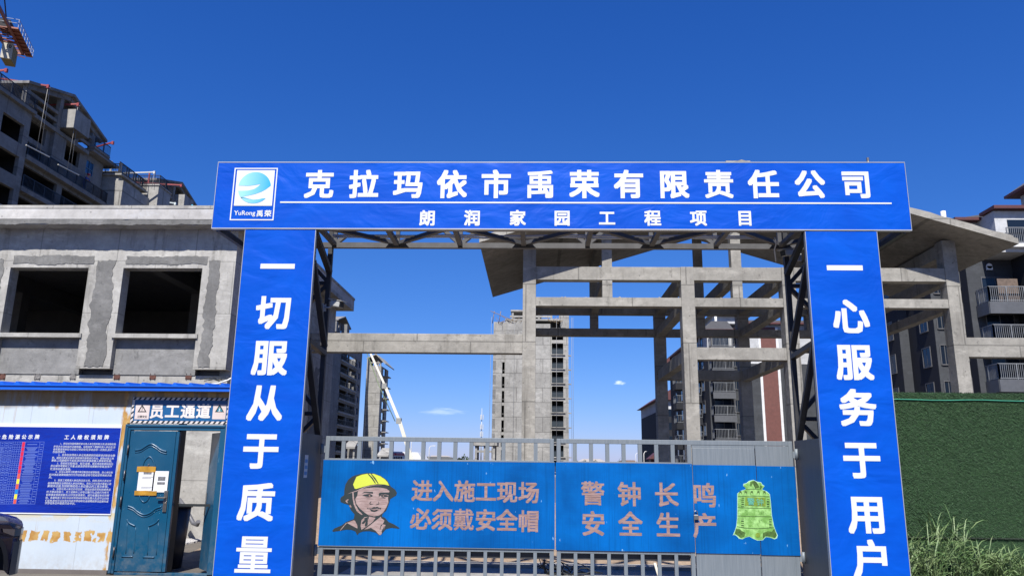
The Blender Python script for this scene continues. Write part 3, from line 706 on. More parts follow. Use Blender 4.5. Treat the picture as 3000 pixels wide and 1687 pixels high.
emboss(b, [(890, 1075), (880, 1290)], .006); emboss(b, [(950, 1105), (935, 1290)], .006); emboss(b, [(1040, 1105), (1030, 1300)], .006); emboss(b, [(1108, 1075), (1092, 1300)], .006)
emboss(b, [(850, 1310), (930, 1312)], .012); emboss(b, [(1000, 1314), (1080, 1316)], .012)
b.build('moulding', DOOR, leaf)
for yy in (566, 745, 927, 1280):
    p = dp(900-(yy-566)*.138, yy); b = MB(); b.tube([(p[0], YW-.062, p[1]-.075), (p[0], YW-.062, p[1]+.075)], .011, 8); b.build('hinge', flat('hinge_steel', (.1, .1, .11), .4, .7), leaf)
p = dp(1158, 925); b = MB(); b.box(p[0]-.028, p[0]+.028, YW-.052, YW-.036, p[1]-.15, p[1]+.15); b.bar((p[0]+.0, YW-.08, p[1]+.05), (p[0]-.115, YW-.085, p[1]+.05), .02, .022); b.bar((p[0], YW-.05, p[1]+.05), (p[0], YW-.085, p[1]+.05), .022)
b.box(p[0]-.012, p[0]+.012, YW-.056, YW-.051, p[1]-.045, p[1]-.02)
b.build('handle', flat('brushed_handle', (.3, .27, .23), .35, .85), leaf, .004)
p = dp(1040, 668); b = MB(); b.tube([(p[0], YW-.045, p[1]), (p[0], YW-.03, p[1])], .012, 10); b.build('peephole', CHROME, leaf)
XO = DX1-.09; HP = Vector((XO, YW+.04, 0)); ld = Vector((-math.sin(rad(37)), math.cos(rad(37)), 0)); ln_ = Vector((ld.y, -ld.x, 0))*-1
b = MB(); a_ = HP+Vector((0, 0, (fz-.05)/2)); b.bar(a_, a_+ld*.46, .05, fz-.16); ol = b.build('open_leaf', DOOR, site, .004)
b = MB(); c_ = HP+ld*.42+ln_*.028; b.bar(c_+Vector((0, 0, .82)), c_+Vector((0, 0, 1.14)), .05, .012, (ln_.x, ln_.y, 0)); b.build('lock_plate', CHROME, ol)
# sign above the door
def dsign():
    c = [dp(925, 197), dp(1612, 203), dp(905, 380), dp(1592, 386)]
    x0, x1 = (c[0][0]+c[2][0])/2, (c[1][0]+c[3][0])/2; z1, z0 = (c[0][1]+c[1][1])/2, max((c[2][1]+c[3][1])/2, fz+.012)
    Yf = YW-.02
    b = MB(); b.box(x0, x1, Yf, YW-.001, z0, z1)
    s = b.build('door_sign', flat('sign_blue', (.004, .09, .25), .45, 0, .15, 3)); tag(s, 'blue staff passage sign with black and white hazard stripes above the teal door', 'sign')
    e = .04; B = MB(); Wt = MB(); Yl = Yf-.001
    def stripe(xa, xb_, za, zb):
        Wt.box(xa, xb_, Yl-.0006, Yl, za, zb)
    stripe(x0+.004, x1-.004, z0+.003, z0+e); stripe(x0+.004, x1-.004, z1-e, z1-.003); stripe(x0+.004, x0+e, z0+e+.001, z1-e-.001); stripe(x1-e, x1-.004, z0+e+.001, z1-e-.001)
    n = 19; st = (x1-x0-.01)/n
    for zlo, zhi in ((z0+.003, z0+e), (z1-e, z1-.003)):
        for k in range(n):
            xa = x0+.005+k*st; B.sheet([(xa, zlo), (xa+st*.45, zlo), (min(x1-.004, xa+st*.8), zhi), (xa+st*.35, zhi)], Yl-.0014, .0006)
    for xl in (x0+.004, x1-e):
        for k in range(3):
            za = z0+e+.01+k*.078; B.sheet([(xl, za), (xl+e-.004, za+.03), (xl+e-.004, za+.06), (xl, za+.03)], Yl-.0014, .0006)
    cards = MB()
    for (a, bb) in ((948, 1035), (1490, 1572)):
        p, q = dp(a, 248), dp(bb, 352); cards.box(p[0], q[0], Yl-.0006, Yl, q[1], p[1]); cards.cut()
    Wt.build('hazard_stripe', flat('stripe_white', (.66, .6, .57), .6), s); B.build('hazard_stripe', BLACK, s); cards.build_each('warning_card', flat('card_pink', (.66, .56, .53), .6), s)
    b = MB()
    for (X_, inner) in ((992, 0), (1534, 1)):
        a, t1, t2 = dp(X_, 247), dp(X_-34, 302), dp(X_+30, 302)
        b.sheet([a, t1, t2], Yl-.0016, .0008); b.cut()
    b.build_each('warning_triangle', BLACK, s)
    b = MB(); a, t1, t2 = dp(991, 262), dp(972, 295), dp(1011, 295); b.sheet([a, t1, t2], Yl-.0026, .0008); b.build('triangle_fill', MATS['card_pink'], s)
    b = MB(); a, t1, t2 = dp(1533, 262), dp(1512, 297), dp(1555, 297); b.sheet([a, t1, t2], Yl-.0026, .0008); b.build('triangle_fill', flat('sign_teal', (.03, .22, .3), .5), s)
    b = MB(); p = dp(991, 283); b.box(p[0]-.004, p[0]+.004, Yl-.0036, Yl-.003, p[1]-.012, p[1]+.04); b.box(p[0]-.004, p[0]+.004, Yl-.0036, Yl-.003, p[1]-.028, p[1]-.018)
    b.build('exclamation_mark', BLACK, s)
    for k, ch in enumerate('注意安全'):
        b = MB(); p = dp(966+17*k, 333); letters(b, ch, p[0], p[1], .04, Yl-.0016, bold=.01); b.build('lettering', BLACK, s)
    b = MB(); p = dp(1533, 285); b.tube([(p[0], Yl-.0034, p[1]+.03), (p[0], Yl-.0032, p[1]+.031)], .008, 8); b.sheet([(p[0]-.012, p[1]+.02), (p[0]+.012, p[1]+.02), (p[0]+.004, p[1]), (p[0]+.014, p[1]-.03), (p[0]+.004, p[1]-.03), (p[0], p[1]-.012), (p[0]-.008, p[1]-.03), (p[0]-.016, p[1]-.03), (p[0]-.004, p[1])], Yl-.0036, .0006); b.build('walking_figure', WHITE, s)
    for ch, X_ in zip('员工通道', (1095, 1202, 1312, 1420)):
        b = MB(); p = dp(X_, 295); letters(b, ch, p[0], p[1], .222, Yl-.0008, bold=.03)
        b.build('lettering', flat('sign_white', (.74, .68, .64), .5), s)
dsign()
# paper notices on the door
def paper(label, c0, c1, lines, tape):
    p, q = dp(*c0), dp(*c1); Yf = YW-.047
    t = thing('paper_notice', label, 'notice', ((p[0]+q[0])/2, Yf, q[1]), 'papers taped to the teal door')
    b = MB(); b.box(p[0], q[0], Yf, Yf+.0015, q[1], p[1]); b.build('sheet', flat('paper_white', (.75, .76, .78), .7, 0, .05), t)
    b = MB(); w_ = q[0]-p[0]; h_ = p[1]-q[1]
    for (u0, u1, v0, v1) in lines: b.box(p[0]+u0*w_, p[0]+u1*w_, Yf-.001, Yf-.0004, p[1]-v1*h_, p[1]-v0*h_)
    b.build('print', flat('grey_print', (.16, .16, .17), .7, 0, .6, 60), t)
    if tape:
        b = MB()
        for (a, e) in tape:
            a_, e_ = dp(*a), dp(*e); b.prism(jag(a_[0], e_[0], e_[1], a_[1], .006, .05, int(a[1])), 'y', Yf-.003, Yf-.0015)
        b.build('tape', flat('brown_tape', (.5, .26, .03), .3, 0, .25, 8), t)
    return t
paper('white paper fixed with two brown tape strips on teal door', (975, 712), (1072, 852), [(.3, .8, .06, .17), (.25, .9, .3, .32), (.25, .8, .36, .38), (.25, .9, .8, .82), (.25, .85, .86, .875)], [((963, 682), (1090, 720)), ((945, 850), (1096, 884))])
paper('white paper with two dark pictures beside the door handle', (1078, 713), (1168, 862), [(.33, .82, .26, .46), (.31, .82, .52, .64)], None)
# blue notice poster
def poster():
    x0, x1 = -8.6, pix(361, 1247, YW)[0]-.015; z0, z1 = pix(200, 1506, YW)[1], pix(200, 1242, YW)[1]; Yf = YW-.012
    zb0, zb1 = z0+.018, pix(200, 1251.5, YW)[1]
    b = MB(); b.box(x0, x1, Yf, YW-.001, z0, z1)
    t = b.build('notice_poster', flat('poster_white', (.74, .75, .77), .5, 0, .05)); tag(t, 'deep blue safety notice poster with white text on the stained panel wall', 'poster')
    def pm():
        m = NT('poster_blue'); n = m.noise(2.2, 4); c = m.mix(m.rng(n, .3, .7), (.0, .016, .27), (.001, .025, .34))
        m.bump(m.noise(1, 4, m.scaled((1.2, 1, 5)), .6, 1.5), .5, .03); return m.done(c, .28)
    b = MB(); b.box(x0+.01, x1-.006, Yf-.0015, Yf-.0005, zb0, zb1); b.build('print_area', pm(), t)
    T4 = 1835/380.
    def tp(x, y): return pix(x/T4, 1220+y/T4, Yf)
    Yl = Yf-.0022
    b = MB(); tx = MB()
    for ch, X in zip('大危险源公示牌', (-28, 65, 158, 250, 342, 434, 527)):
        p = tp(X, 285); letters(b, ch, p[0], p[1], .07, Yl, bold=.03, shear=.06)
    b.build('lettering', WHITE, t); b = MB()
    for ch, X in zip('工人维权须知牌', (945, 1038, 1132, 1226, 1320, 1414, 1510)):
        p = tp(X, 290); letters(b, ch, p[0], p[1], .07, Yl, bold=.03, shear=.06)
    b.build('lettering', WHITE, t)
    L = ['    1、劳动合同是明确劳者与用人单位权利和义务,是保障和维', '护双方合法权益的法律依据。当您选择了满意的用人单位后,您', '有权要求用单位与您签订劳动合同,劳动合同一式两份,其中一', '份由您保存。',
         '    2、您有权获得用人单位免费提供的岗前培训和安全教', '育。请您注意安全事项,按照操作规程进行作业。避免出现工伤', '事故,工伤赔偿并不能抵消对您的身体和家人带来和伤害。', '    3、您有权定期(每周、每月)查看、核实项目部或班组为',
         '您记录的考勤和工作量,这是您获得劳动报酬的依据,如有不', '符,您有权要求复核。', '    4、应当认真学习和遵守单位制定的规章制度。用人单位有', '权对违反规章制度的行为作出处理,这有可能给您带来经济损', '失。',
         '    5、发放工资是用人单位的法定义务。同样,您的工资支付', '标准和数额应当得到用人单位的确认。您在工作过程中要留心收', '集相关证据,包括取得经用人单位确认的工资欠条等。', '    6、当您与用人单位的项目部、班组出现劳资纠纷或争议', '时,不要采取罢工、怠工或集体上访等过激行为,这些行为有可',
         '能将事变得更加复杂,对尽快查清事实、进行处理没有任何帮', '助。各建筑施工单位均设有劳资纠纷专职处理人员,您可以向他', '们反映,您也可以向克拉玛依市劳动和社会保障局劳动监察科或', '市劳动争议仲裁委员会申诉。']
    ys_ = [380, 421, 460, 496, 540, 580, 617, 658, 695, 738, 778, 818, 855, 897, 938, 977, 1020, 1060, 1102, 1143, 1185, 1220]
    for s, yy in zip(L, ys_):
        ind = s.startswith('    '); s = s.strip()
        xl = 760-(yy-420)*.158 + (85 if ind else 0); xr = 1668-(yy-380)*.128
        p = tp(xl, yy); q = tp(xr, yy)
        full = len(s) > 22
        em = .0378 if not full else (q[0]-p[0])/sum((1 if ord(c) > 0x2e80 else .5) for c in s)
        letters(tx, s, p[0], p[1], em*.98, Yl, bold=.012, shear=.1, left=True)
    tx.build('small_lettering', flat('pale_lettering', (.5, .54, .62), .5), t)
    # table
    g = MB(); xs_ = [-75, 12, 72, 132, 192, 222, 255, 288, 318, 362, 568, 628]; y_ = [355, 430, 490, 562, 625, 683, 742, 800, 878, 952, 1025, 1092, 1165, 1232]
    def sk(x, y): return tp(x-(y-355)*.152, y)
    for yy in y_:
        a, e = sk(-75, yy), sk(628, yy); g.bar((a[0], Yl, a[1]), (e[0], Yl, e[1]), .002, .0006, (0, 1, 0)) if False else g.sheet([(a[0], a[1]-.002), (e[0], e[1]-.002), (e[0], e[1]+.002), (a[0], a[1]+.002)], Yl, .0004)
    for xx in xs_:
        a, e = sk(xx, 355), sk(xx, 1232); g.sheet([(a[0]-.002, a[1]), (e[0]-.002, e[1]), (e[0]+.002, e[1]), (a[0]+.002, a[1])], Yl-.0006, .0004)
    r = random.Random(2)
    for j in range(13):
        ya, yb = y_[j], y_[j+1]
        for i in range(11):
            if i == 8: continue
            xa, xb_ = xs_[i]+8, xs_[i+1]-8; nl = 3 if i in (1, 9) and j != 0 else (2 if i < 4 else 1)
            for k in range(nl):
                yy = ya+(yb-ya)*(k+.7)/(nl+.4); wv = (xb_-xa)*r.uniform(.55, 1)
                a, e = sk(xa+(xb_-xa-wv)/2, yy), sk(xa+(xb_-xa+wv)/2, yy)
                g.sheet([(a[0], a[1]-.004), (e[0], e[1]-.004), (e[0], e[1]+.004), (a[0], a[1]+.004)], Yl-.0012, .0004)
    g.build('table_print', flat('table_blue', (.14, .22, .6), .5, 0, .1), t)
    cm = {'r': flat('cell_red', (.62, .01, .06), .5), 'o': flat('cell_orange', (.68, .09, .06), .5), 'y': flat('cell_yellow', (.85, .7, .03), .5), 'b': flat('cell_blue', (.0, .2, .62), .5)}
    for kind, rows in (('r', range(7)), ('o', (7, 9, 12)), ('y', (8, 11)), ('b', (10,))):
        b = MB()
        for j in rows:
            b.sheet([sk(321, y_[j]+3), sk(360, y_[j]+3), sk(360, y_[j+1]-3), sk(321, y_[j+1]-3)], Yl-.002, .0004); b.cut()
        b.build_each('table_cell', cm[kind], t)
poster()
# inside the doorway
bx, by = wx(480)-.2, 12.45
t = thing('waste_bin', 'dark tapered plastic bin standing just inside the open doorway', 'bin', (bx, by, 0))
b = MB(); k = 12
def frus(b, cx, cy_, z0, r0, z1, r1, n=14): b.tube([(cx, cy_, z0), (cx, cy_, z1)], [r0, r1], n)
frus(b, bx, by, .01, .22, .9, .28); b.build('bin_body', flat('bin_plastic', (.02, .022, .03), .4), t)
b = MB(); frus(b, bx, by, .9, .3, .94, .3); b.build('rim', MATS['bin_plastic'], t)
b = MB(); letters(b, 'new', bx+.12, .38, .12, by-.31, bold=.01); b.build('lettering', flat('bin_print', (.1, .1, .09), .6), t)
p, q = dp(1215, 955), dp(1485, 957); b = MB(); b.box(LX1+.06, XO-.12, YW+.16, YW+.19, p[1]-.018, p[1]+.018)
tag(b.build('barrier_bar', BLACK), 'black horizontal bar across the open doorway', 'bar')
pts = [(525, 1462), (545, 1486), (562, 1512), (575, 1530), (590, 1534), (596, 1524)]
b = MB(); b.tube([(pix(x, y, 16.6)[0], 16.6-.25*i/5, max(.05, pix(x, y, 16.6)[1])) for i, (x, y) in enumerate(pts)], .045, 8)
tag(b.build('drain_hose', flat('grey_hose', (.12, .12, .13), .5)), 'bent grey hose leaning on the concrete wall seen through the doorway', 'hose')

# ------------------------------------------------------------------ two-storey concrete building on the left
lb = thing('concrete_building', 'unfinished two-storey concrete shell with white-plastered cornice behind the panel wall', 'building', (-14, 21.5, 0))
YB = 17.0
wins = [(-9.5-2.655*k-.05*0, -7.66-2.655*k, 4.41, 5.94) for k in range(4)]
b = MB(); b.wall('y', YB, .3, -24, -6.9, 3.62, 6.86, wins + [(w_[0]-.02, w_[1]+.02, 3.6, 4.31) for w_ in wins]); fw = b.build('upper_wall', CON, lb)
b = MB()
for w_ in wins: b.box(w_[0]-.02, w_[1]+.02, YB+.14, YB+.28, 3.5, 4.31); b.cut()
b.build_each('spandrel', SPAN, lb)
b = MB()
for w_ in wins: b.box(w_[0]-.06, w_[1]+.06, YB-.04, YB+.29, 4.313, 4.408); b.cut()
b.build_each('window_sill', CON, lb)
b = MB(); b.wall('y', YB+.16, .3, -24, -6.9, 0, 3.49, []); b.build('lower_wall', CON, lb)
b = MB(); b.wall('x', -6.9, -.25, YB+.302 if False else YB+.462, 26.05, 0, 6.86, []); b.box(-7.15, -6.9, YB+.302, YB+.46, 3.5, 6.86); b.build('side_wall', CON, lb)
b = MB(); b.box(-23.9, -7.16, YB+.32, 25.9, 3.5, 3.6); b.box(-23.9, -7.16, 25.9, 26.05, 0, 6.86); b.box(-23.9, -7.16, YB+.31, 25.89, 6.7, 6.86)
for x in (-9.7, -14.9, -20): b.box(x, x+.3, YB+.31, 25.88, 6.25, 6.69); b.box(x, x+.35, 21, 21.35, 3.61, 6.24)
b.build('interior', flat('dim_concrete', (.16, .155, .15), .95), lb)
z_ = lambda y, Y: pix(300, y, Y)[1]
YC = 16.6
zc = [z_(657, YC), z_(642, YC), z_(611, YC), z_(602, YC)]
b = MB(); b.box(-24.4, -6.4, YC+.02, 26.5, zc[0], zc[1]); b.build('cornice_slab', CON, lb)
b = MB(); b.prism(jag(-24.4, -6.42, zc[0]-.004, zc[1]+.004, .022, .11, 8), 'y', YC+.005, YC+.0195); b.build('plaster_patch', PATCH, lb)
b = MB(); b.box(-24.4, -6.4, YC, 26.5, zc[1]+.002, zc[2]); b.build('cornice', PLASTER, lb)
b = MB(); b.box(-24.42, -6.38, YC-.01, 26.52, zc[2]+.002, zc[3]); b.build('coping', CON, lb)
b = MB(); r = random.Random(21)
for k in range(4):
    X = -7.66-2.655*k
    nxt = X+.82 if k else -6.9+.0
    # mullion strips and lintels of rough render
    if k == 0: strips = [(X+.14, X+.40)]
    else: strips = [(X+.2, X+.63)]
    for a, e in strips:
        b.prism(jag(a, e, 3.66, 6.12, .06, .06, 30+k), 'y', YB-.012, YB-.001); b.cut()
    b.prism(jag(X-1.8, X+.1, 6.03, 6.22, .035, .06, 40+k), 'y', YB-.011, YB-.001); b.cut()
b.build_each('plaster_patch', PATCH, lb)
b = MB(); b.prism(jag(20.3, 21.6, 3.4, 6.0, .2, .3, 71), 'x', -6.9, -6.888); b.cut(); b.prism(jag(23.5, 24.5, 2.2, 4.6, .2, .3, 72), 'x', -6.9, -6.888); b.build_each('plaster_patch', PATCH, lb)
b = MB(); b.prism(jag(-8.72, -8.33, 1.2, 2.75, .03, .12, 73), 'y', YB+.148, YB+.159); b.cut(); b.box(-8.6, -8.3, YB+.15, YB+.159, 2.85, 3.12); b.build_each('plaster_patch', PATCH, lb)
for i, px in enumerate((6, 109, 213, 342, 447, 552)):
    X, Z = pix(px, 1101, YB+.14); b = MB(); b.box(X-.07, X+.07, YB+.145, YB+.159, Z-.07, Z+.07)
    for sx_ in (-1, 1):
        for sz_ in (-1, 1): b.tube([(X+sx_*.05, YB+.145, Z+sz_*.05), (X+sx_*.05, YB+.12, Z+sz_*.05)], .008, 5)
    pl_ = b.build('steel_plate', RUST if i not in (1, 2) else flat('grey_flaked_plate', (.2, .19, .18), .8, 0, .7, 25), lb)
b = MB()
p = [pix(x, y, YB-.1) for x, y in ((600, 1127), (640, 1123), (668, 1113), (690, 1100))]
b.tube([(a, YB-.1, c) for a, c in p], .02, 6); b.build('drain_pipe', PIPE, lb)
b = MB()
for k in range(5):
    a = pix(612+6*k, 1114+rnd.uniform(-6, 6), YB-.06); b.tube([(a[0]-.2, YB-.06, a[1]), (a[0], YB-.1, a[1]+.03), (a[0]+.25, YB-.06, a[1]-.03+.02*k)], .008, 5)
b.build('rebar', BLACK, lb)
p = pix(571, 588, 17.4); q = pix(585, 574, 17.4); b = MB(); zc_ = zc[3]
b.tube([(p[0]+.13, 17.2, zc_+.03), (p[0]+.05, 17.2, zc_+.03), (p[0]-.03, 17.2, zc_+.1), (p[0]+.06, 17.2, zc_+.22)], .028, 7); b.box(p[0]-.06, p[0]+.18, 17.1, 17.3, zc_, zc_+.02)
tag(b.build('winch_arm', flat('cyan_paint', (.06, .42, .6), .4)), 'small cyan winch arm on the left building roof edge', 'winch')

# ------------------------------------------------------------------ concrete pavilion frame
pv = thing('concrete_pavilion', 'bare concrete gatehouse frame with open beams under a wide gable roof slab', 'pavilion', (5.87, 24.6, 0))
YF, YK = 22.0, 27.1
CXS = [-.2, 4.39, 7.3, 11.97]; cw = .19
def gz(x): return 7.78+(10.07-7.78)*(1-abs(x-5.87)/7.45)
XR0, XR1 = -1.62, 13.34
for (Y, dz) in ((YF, 0), (YK, 0)):
    for i, X in enumerate(CXS):
        topz = gz(X)-.02 if i in (0, 3) else 7.34
        b = MB(); b.box(X-cw, X+cw, Y, Y+.42, 0, topz); b.build('column', CONP, pv, .008)
    for X in (2.07, 5.83, 9.66):
        b = MB(); b.box(X-.145, X+.145, Y+.03, Y+.33, 6.424, gz(X)-.02); b.build('post', CONP, pv, .008)
    for (za, zb) in ((6.94, 7.335), (6.16, 6.42)):
        for i in range(3):
            b = MB(); b.box(CXS[i]+cw+.002, CXS[i+1]-cw-.002, Y+.018, Y+.34, za, zb); b.build('beam', CONP, pv, .006)
    b = MB(); b.box(CXS[1]+cw+.002, CXS[2]-cw-.002, Y+.018, Y+.32, 4.63, 4.98); b.build('beam', CONP, pv, .006)
b = MB(); b.box(-6.88, CXS[0]-cw-.002, YF+.03, YF+.36, 4.77, 5.32); b.build('beam', CONP, pv, .01)
b = MB(); b.box(CXS[3]+cw+.002, 26, YF+.03, YF+.36, 4.77, 5.32); b.build('beam', CONP, pv, .01)
for i, X in enumerate(CXS):
    for za, zb in ((6.94, 7.3), (6.14, 6.4)) + (((4.6, 4.95),) if i in (1, 2) else ()):
        b = MB(); b.box(X-.14, X+.14, YF+.422, YK-.002, za, zb); b.build('beam', CONP, pv, .006)
for X in (2.07, 5.83, 9.66):
    b = MB(); b.box(X-.12, X+.12, YF+.342, YK+.01, 6.95, 7.29); b.build('beam', CONP, pv, .006)
    b = MB(); b.box(X-.12, X+.12, YF+.34, YK+.02, gz(X)-.4, gz(X)-.04); b.build('beam', CONP, pv, .006)
for X in (CXS[0], CXS[3]):
    b = MB(); b.box(X-.14, X+.14, YF+.43, YK-.01, gz(X)-.45, gz(X)-.06); b.build('beam', CONP, pv, .006)
b = MB(); r = random.Random(31)
for _ in range(46):
    x = r.uniform(.2, 11.7); zz = r.choice((7.335, 6.42, 6.42)); y = YF+r.uniform(.05, .2); s_ = r.uniform(.012, .05)
    b.prism([(x-s_, zz), (x+s_*r.uniform(.7, 1.4), zz), (x+s_*.5, zz+s_*r.uniform(.5, 1.2)), (x-s_*.4, zz+s_*r.uniform(.5, 1))], 'y', y, y+s_*1.6)
o_ = b.build('rubble', CONP, pv); o_['kind'] = 'stuff'
th = .16
b = MB(); b.prism([(XR0, gz(XR0)), (5.87, gz(5.87)), (XR1, gz(XR1)), (XR1, gz(XR1)+th), (5.87, gz(5.87)+th+.03), (XR0, gz(XR0)+th)], 'y', 21.0, 28.2)
b.build('roof', CONP, pv)
b = MB()
for s_ in (-1, 1):
    xa, xe = (XR0+.12, 5.6) if s_ < 0 else (6.1, XR1-.1)
    r = random.Random(s_+5); n = 26; lo = []; hi = []
    for k in range(n+1):
        x = xa+(xe-xa)*k/n; lo.append((x, gz(x)+th+.006)); hi.append((x, gz(x)+th+.045+r.uniform(-.02, .02)))
    b.prism(lo + hi[::-1], 'y', 21.03, 28.1)
b.build('roof_screed', CONP, pv)
b = MB(); b.box(5.5, 6.2, 21.3, 27.8, gz(5.87)+th+.03, gz(5.87)+th+.12); b.build('ridge_cap', CONP, pv)

# ------------------------------------------------------------------ turf fence and reeds
def turfmat():
    t = NT('artificial_turf'); n = t.noise(1, 6, t.scaled((26, 26, 75)), .75); big = t.noise(1, 4, t.scaled((1.2, 1, 4)), .6)
    c = t.mix(t.rng(n, .36, .64), (.004, .02, .004), (.04, .118, .033)); c = t.mix(t.rng(big, .35, .7, 0, .55), c, (.013, .045, .012))
    t.bump(n, 1.0, .03); return t.done(c, .85)
TURF = turfmat()
tf = thing('turf_fence', 'tall fence covered in dark green artificial turf beside the arch', 'fence', (6.5, 11.6, 0))
b = MB(); b.box(4.25, 12, 11.6, 11.66, .68, 2.71); b.build('turf_sheet', TURF, tf)
b = MB(); b.box(4.25, 12, 11.615, 11.67, 0, .69); b.build('turf_sheet', TURF, tf)
def tufts(x0, x1, z0, z1, n, seed):
    b = MB(); r = random.Random(seed)
    for _ in range(n):
        x, z = r.uniform(x0, x1), r.uniform(z0, z1); a = r.choice((-1, 1))*r.uniform(.5, 1.55); L = r.uniform(.025, .06)
        dx, dz = math.sin(a)*L, -abs(math.cos(a))*L*.7
        b.poly([(x-.004, 11.598, z), (x+.004, 11.598, z), (x+dx, 11.598-r.uniform(.008, .028), z+dz)])
    return b
tufts(4.9, 7.5, .7, 2.72, 26000, 1).build('turf_blades', flat('turf_blade', (.024, .075, .022), .7, 0, .5, 30), tf)
b = MB(); r = random.Random(4)
for k in range(900):
    x = r.uniform(4.9, 7.6); z = .69; b.poly([(x-.004, 11.596, z), (x+.004, 11.596, z), (x+r.uniform(-.02, .02), 11.585, z-r.uniform(.01, .03))])

for k in range(700):
    x = r.uniform(4.5, 7.6); b.poly([(x-.006, 11.605, 2.705), (x+.006, 11.605, 2.705), (x+r.uniform(-.02, .02), 11.6, 2.705+r.uniform(.005, .03))])
b.build('turf_edge', flat('turf_edge', (.01, .022, .01), .8), tf)
b = MB(); b.tube([(5.05+.25*k, 11.585, 2.605+.006*math.sin(k*1.4)) for k in range(18)], .009, 6); b.build('rope', flat('green_rope', (.03, .24, .15), .5), tf)
b = MB()
for k in range(9): b.box(4.6+.9*k, 4.66+.9*k, 11.68, 11.74, 0, 2.7); b.cut()
b.build_each('fence_post', GSTEEL, tf)
def leafmat(name, a, b_):
    t = NT(name); oi = t.n('ShaderNodeObjectInfo'); n = t.noise(6, 2)
    m = t.done(t.mix(t.rng(n, .35, .65), a, b_), .55); t.b.inputs['Subsurface Weight'].default_value = 0
    return m
LEAF = leafmat('reed_leaf', (.075, .15, .045), (.2, .275, .115))
def reed(x, y, h, seed, dark=False):
    r = random.Random(seed); b = MB()
    for s_ in range(r.randint(5, 8)):
        a = r.uniform(0, 6.28); lean = r.uniform(.05, .6); hh = h*r.uniform(.6, 1.05); X, Y = x+r.uniform(-.12, .12), y+r.uniform(-.06, .06)
        stem = [Vector((X+math.cos(a)*lean*hh*t*t, Y+math.sin(a)*lean*hh*t*t*.5, hh*t)) for t in (0, .35, .7, 1)]
        b.tube(stem, [.005, .0045, .003, .0015], 5)
        for _ in range(r.randint(8, 13)):
            t = r.uniform(.05, 1); k = min(2, int(t*3)); p = stem[k].lerp(stem[k+1], t*3-k)
            aa = r.uniform(0, 6.28); L = r.uniform(.18, .42)*(1.1-t*.3); d = Vector((math.cos(aa), math.sin(aa)*.6, 0)); wd = Vector((-d.y, d.x, .4)).normalized()*r.uniform(.004, .0095)
            up_ = r.uniform(.7, 1.9); pts = [p+d*(L*q)+Vector((0, 0, up_*L*q - .75*L*q*q*1.1)) for q in (0, .3, .65, 1)]
            ws = (.5, 1, .8, 0)
            for i in range(3):
                A, B_ = pts[i], pts[i+1]
                b.poly([A-wd*ws[i], A+wd*ws[i], B_+wd*ws[i+1], B_-wd*ws[i+1]] if i < 2 else [A-wd*ws[i], A+wd*ws[i], B_])
    return b.build('reed_plant', LEAF)
r = random.Random(8)
for k in range(26):
    x = 4.75+k*.1+r.uniform(-.05, .05); big = math.exp(-((x-5.5)/.5)**2)
    o = reed(x, 11.2+r.uniform(-.2, .2), .4+.5*big+r.uniform(-.08, .14), 60+k)
    if big > .8: tag(o, 'taller leafy green reed plant in front of the turf fence', 'reed', 'reeds along the turf fence')
    else: tag(o, 'short leafy green reed plant at the foot of the turf fence', 'reed', 'reeds along the turf fence')

